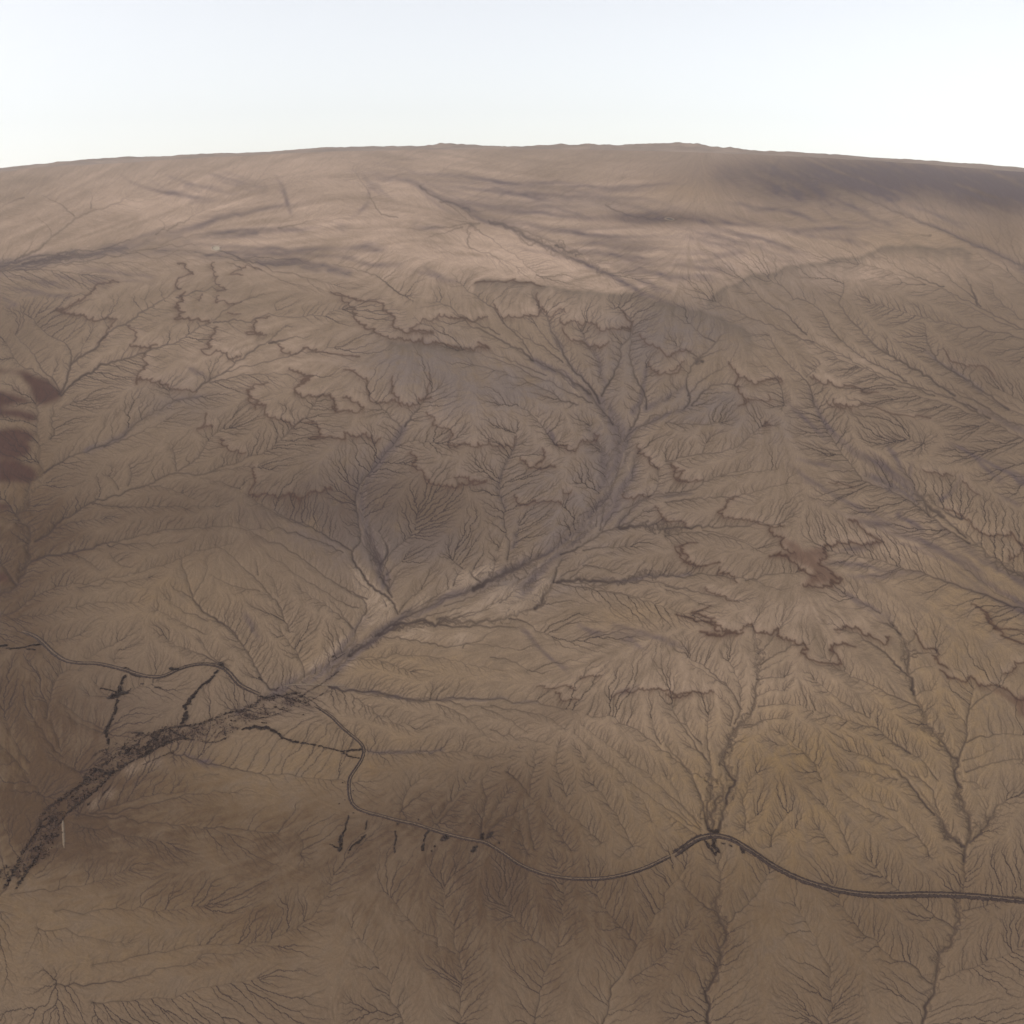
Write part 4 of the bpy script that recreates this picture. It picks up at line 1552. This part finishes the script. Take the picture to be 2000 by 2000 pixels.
# ---------------------------------------------------------------- plants
def leaf_mat(name, a, b): return simple(name, a, b, 1.3)
M_leaf = [leaf_mat('thicket_leaf', (0.020, 0.0125, 0.012), (0.050, 0.034, 0.028)), leaf_mat('grey_thicket_leaf', (0.024, 0.016, 0.014), (0.060, 0.042, 0.033))]
def crown(g, n, flat_=0.62):
    """leaf clumps through a domed crown of radius 1"""
    d = g.standard_normal((n, 3)); d /= np.linalg.norm(d, axis=1)[:, None]
    d[:, 2] = np.abs(d[:, 2])
    rad = g.uniform(0.25, 1.0, n) ** 0.5 * g.uniform(.75, 1.15, n)
    lob = 1 + 0.28 * np.sin(3 * np.arctan2(d[:, 1], d[:, 0]) + g.uniform(0, 6))
    c = d * (rad * lob)[:, None] * [1, 1, flat_]
    c[:, 2] += 0.08
    return c
def leaves(c, g, size):
    n = len(c)
    a = g.standard_normal((n, 3)); a /= np.linalg.norm(a, axis=1)[:, None]
    b = np.cross(a, g.standard_normal((n, 3))); b /= np.linalg.norm(b, axis=1)[:, None]
    s = np.broadcast_to(size, n)[:, None] * g.uniform(.6, 1.3, (n, 1))
    V = np.stack([c - a * s, c + b * s * .6, c + a * s, c - b * s * .6], 1).reshape(-1, 3)
    return V, np.arange(4 * n).reshape(n, 4)
protos = []
for i in range(6):
    g = np.random.default_rng(100 + i)
    c = crown(g, 150)
    V, F = leaves(c, g, 0.24)
    th_ = np.linspace(0, 2 * np.pi, 6)[:-1]
    me_o = mesh_np('thicket', V, F, M_leaf[i % 2], smooth_=False)
    protos.append(me_o.data); bpy.data.objects.remove(me_o)
spots = []
for k, w, p in VEG:
    if k.islower(): continue
    q = resample(smooth(p, 1), max(1.2, w * 0.62)) if len(p) > 1 else p
    g = np.random.default_rng(int(p[0, 0] * 10) + 7)
    for x in q:
        x = x + g.normal(0, 0.24 * w + 0.15, 2) * [1, .7]
        gp, px = place(x)
        spots.append((max(0.75, w * 0.66 * g.uniform(.6, 1.25)), k, gp[0], px[0], g.integers(6), g.uniform(0, 6.28), g.uniform(.85, 1.3, 3)))
spots.sort(key=lambda s_: -s_[0])
for r_, k, loc, px_, v_, rot, sc_ in spots[:293]:               # the largest, one by one
    r_ *= px_
    o = bpy.data.objects.new('thicket', protos[v_])
    COL.objects.link(o)
    o.location = loc - [0, 0, 0.05 * r_]
    o.rotation_euler = (0, 0, rot)
    o.scale = (r_ * sc_[0], r_ * sc_[1], r_ * sc_[2] * .7)
    tag(o, GROUPS[k][0], 'thicket', GROUPS[k][1])
if len(spots) > 293:                                             # the small rest as one
    g = np.random.default_rng(9)
    cs, sz = [], []
    for r_, k, loc, px_, v_, rot, sc_ in spots[293:]:
        cs.append(crown(g, 60) * r_ * px_ + loc); sz.append(np.full(60, 0.3 * r_ * px_))
    V, F = leaves(np.vstack(cs), g, np.concatenate(sz))
    tag(mesh_np('scrub', V, F, M_leaf[0], smooth_=False), 'small dark scrub dotted along the gullies and canals', 'scrub', None, 'stuff')
print('thickets', len(spots))

# riverside woodland: one mass of crowns no one could count
g = np.random.default_rng(5)
centres = []
for k, w, p in VEG:
    if not k.islower(): continue
    q = resample(smooth(p, 1), 0.32)
    for rep in range(max(1, int(w * 0.75))):
        pick = q[g.random(len(q)) < 0.42]
        centres.append(pick + g.normal(0, w * 0.30, pick.shape) * [1, .75])
for o_, s_, dens in WOOD_POLYS:
    p = parse(s_, o_)
    lo, hi = p.min(0), p.max(0)
    n = int(np.prod(hi - lo) * dens)
    x = lo + g.random((n, 2)) * (hi - lo)
    r, c = to_rc(x)
    i, j = np.rint(r).astype(int), np.rint(c).astype(int)
    ok = (i >= 0) & (i < NV) & (j >= 0) & (j < NU)
    x, i, j = x[ok], i[ok], j[ok]
    keep = (wood_poly[i, j] > 0.5) & (0.5 * n_mid[i, j] + 0.35 * L_fine[i, j] + g.normal(0, .5, len(x)) > 0.25)
    centres.append(x[keep])
cen = np.vstack(centres)
gp, px = place(cen)
print('woodland crowns', len(cen))
Vs, off = [], 0
rad = px * g.uniform(0.28, 0.75, len(cen))
nl = 13
base = np.stack([crown(np.random.default_rng(300 + i), nl, .8) for i in range(12)])
pick = g.integers(0, 12, len(cen))
cc = (base[pick] * rad[:, None, None] + gp[:, None, :]).reshape(-1, 3)
V, F = leaves(cc, g, np.repeat(rad * 0.48, nl))
wood = mesh_np('riverside_woodland', V, F, M_leaf[0], smooth_=False)
tag(wood, 'dark mass of trees and scrub filling the winding river bed at lower left', 'woodland', None, 'stuff')

# ---------------------------------------------------------------- air
if HAZE > 0:
    me = bpy.data.meshes.new('haze')
    zb = math.sqrt(R * R - 2.6e3 ** 2) - R - 30
    V = [(x, y, z) for z in (zb, H + 6) for y in (-1750, 1750) for x in (-1750, 1750)]
    me.from_pydata(V, [], [(0, 2, 3, 1), (4, 5, 7, 6), (0, 1, 5, 4), (1, 3, 7, 5), (3, 2, 6, 7), (2, 0, 4, 6)])
    hz = bpy.data.objects.new('haze', me); COL.objects.link(hz)
    m = bpy.data.materials.new('haze'); m.use_nodes = True
    nt = m.node_tree; nt.nodes.clear()
    out = nt.nodes.new('ShaderNodeOutputMaterial'); pv = nt.nodes.new('ShaderNodeVolumePrincipled')
    pv.inputs['Density'].default_value = HAZE
    pv.inputs['Color'].default_value = (*HAZE_COL, 1)
    pv.inputs['Anisotropy'].default_value = 0.0
    nt.links.new(pv.outputs['Volume'], out.inputs['Volume'])
    me.materials.append(m)
    tag(hz, kind='stuff')
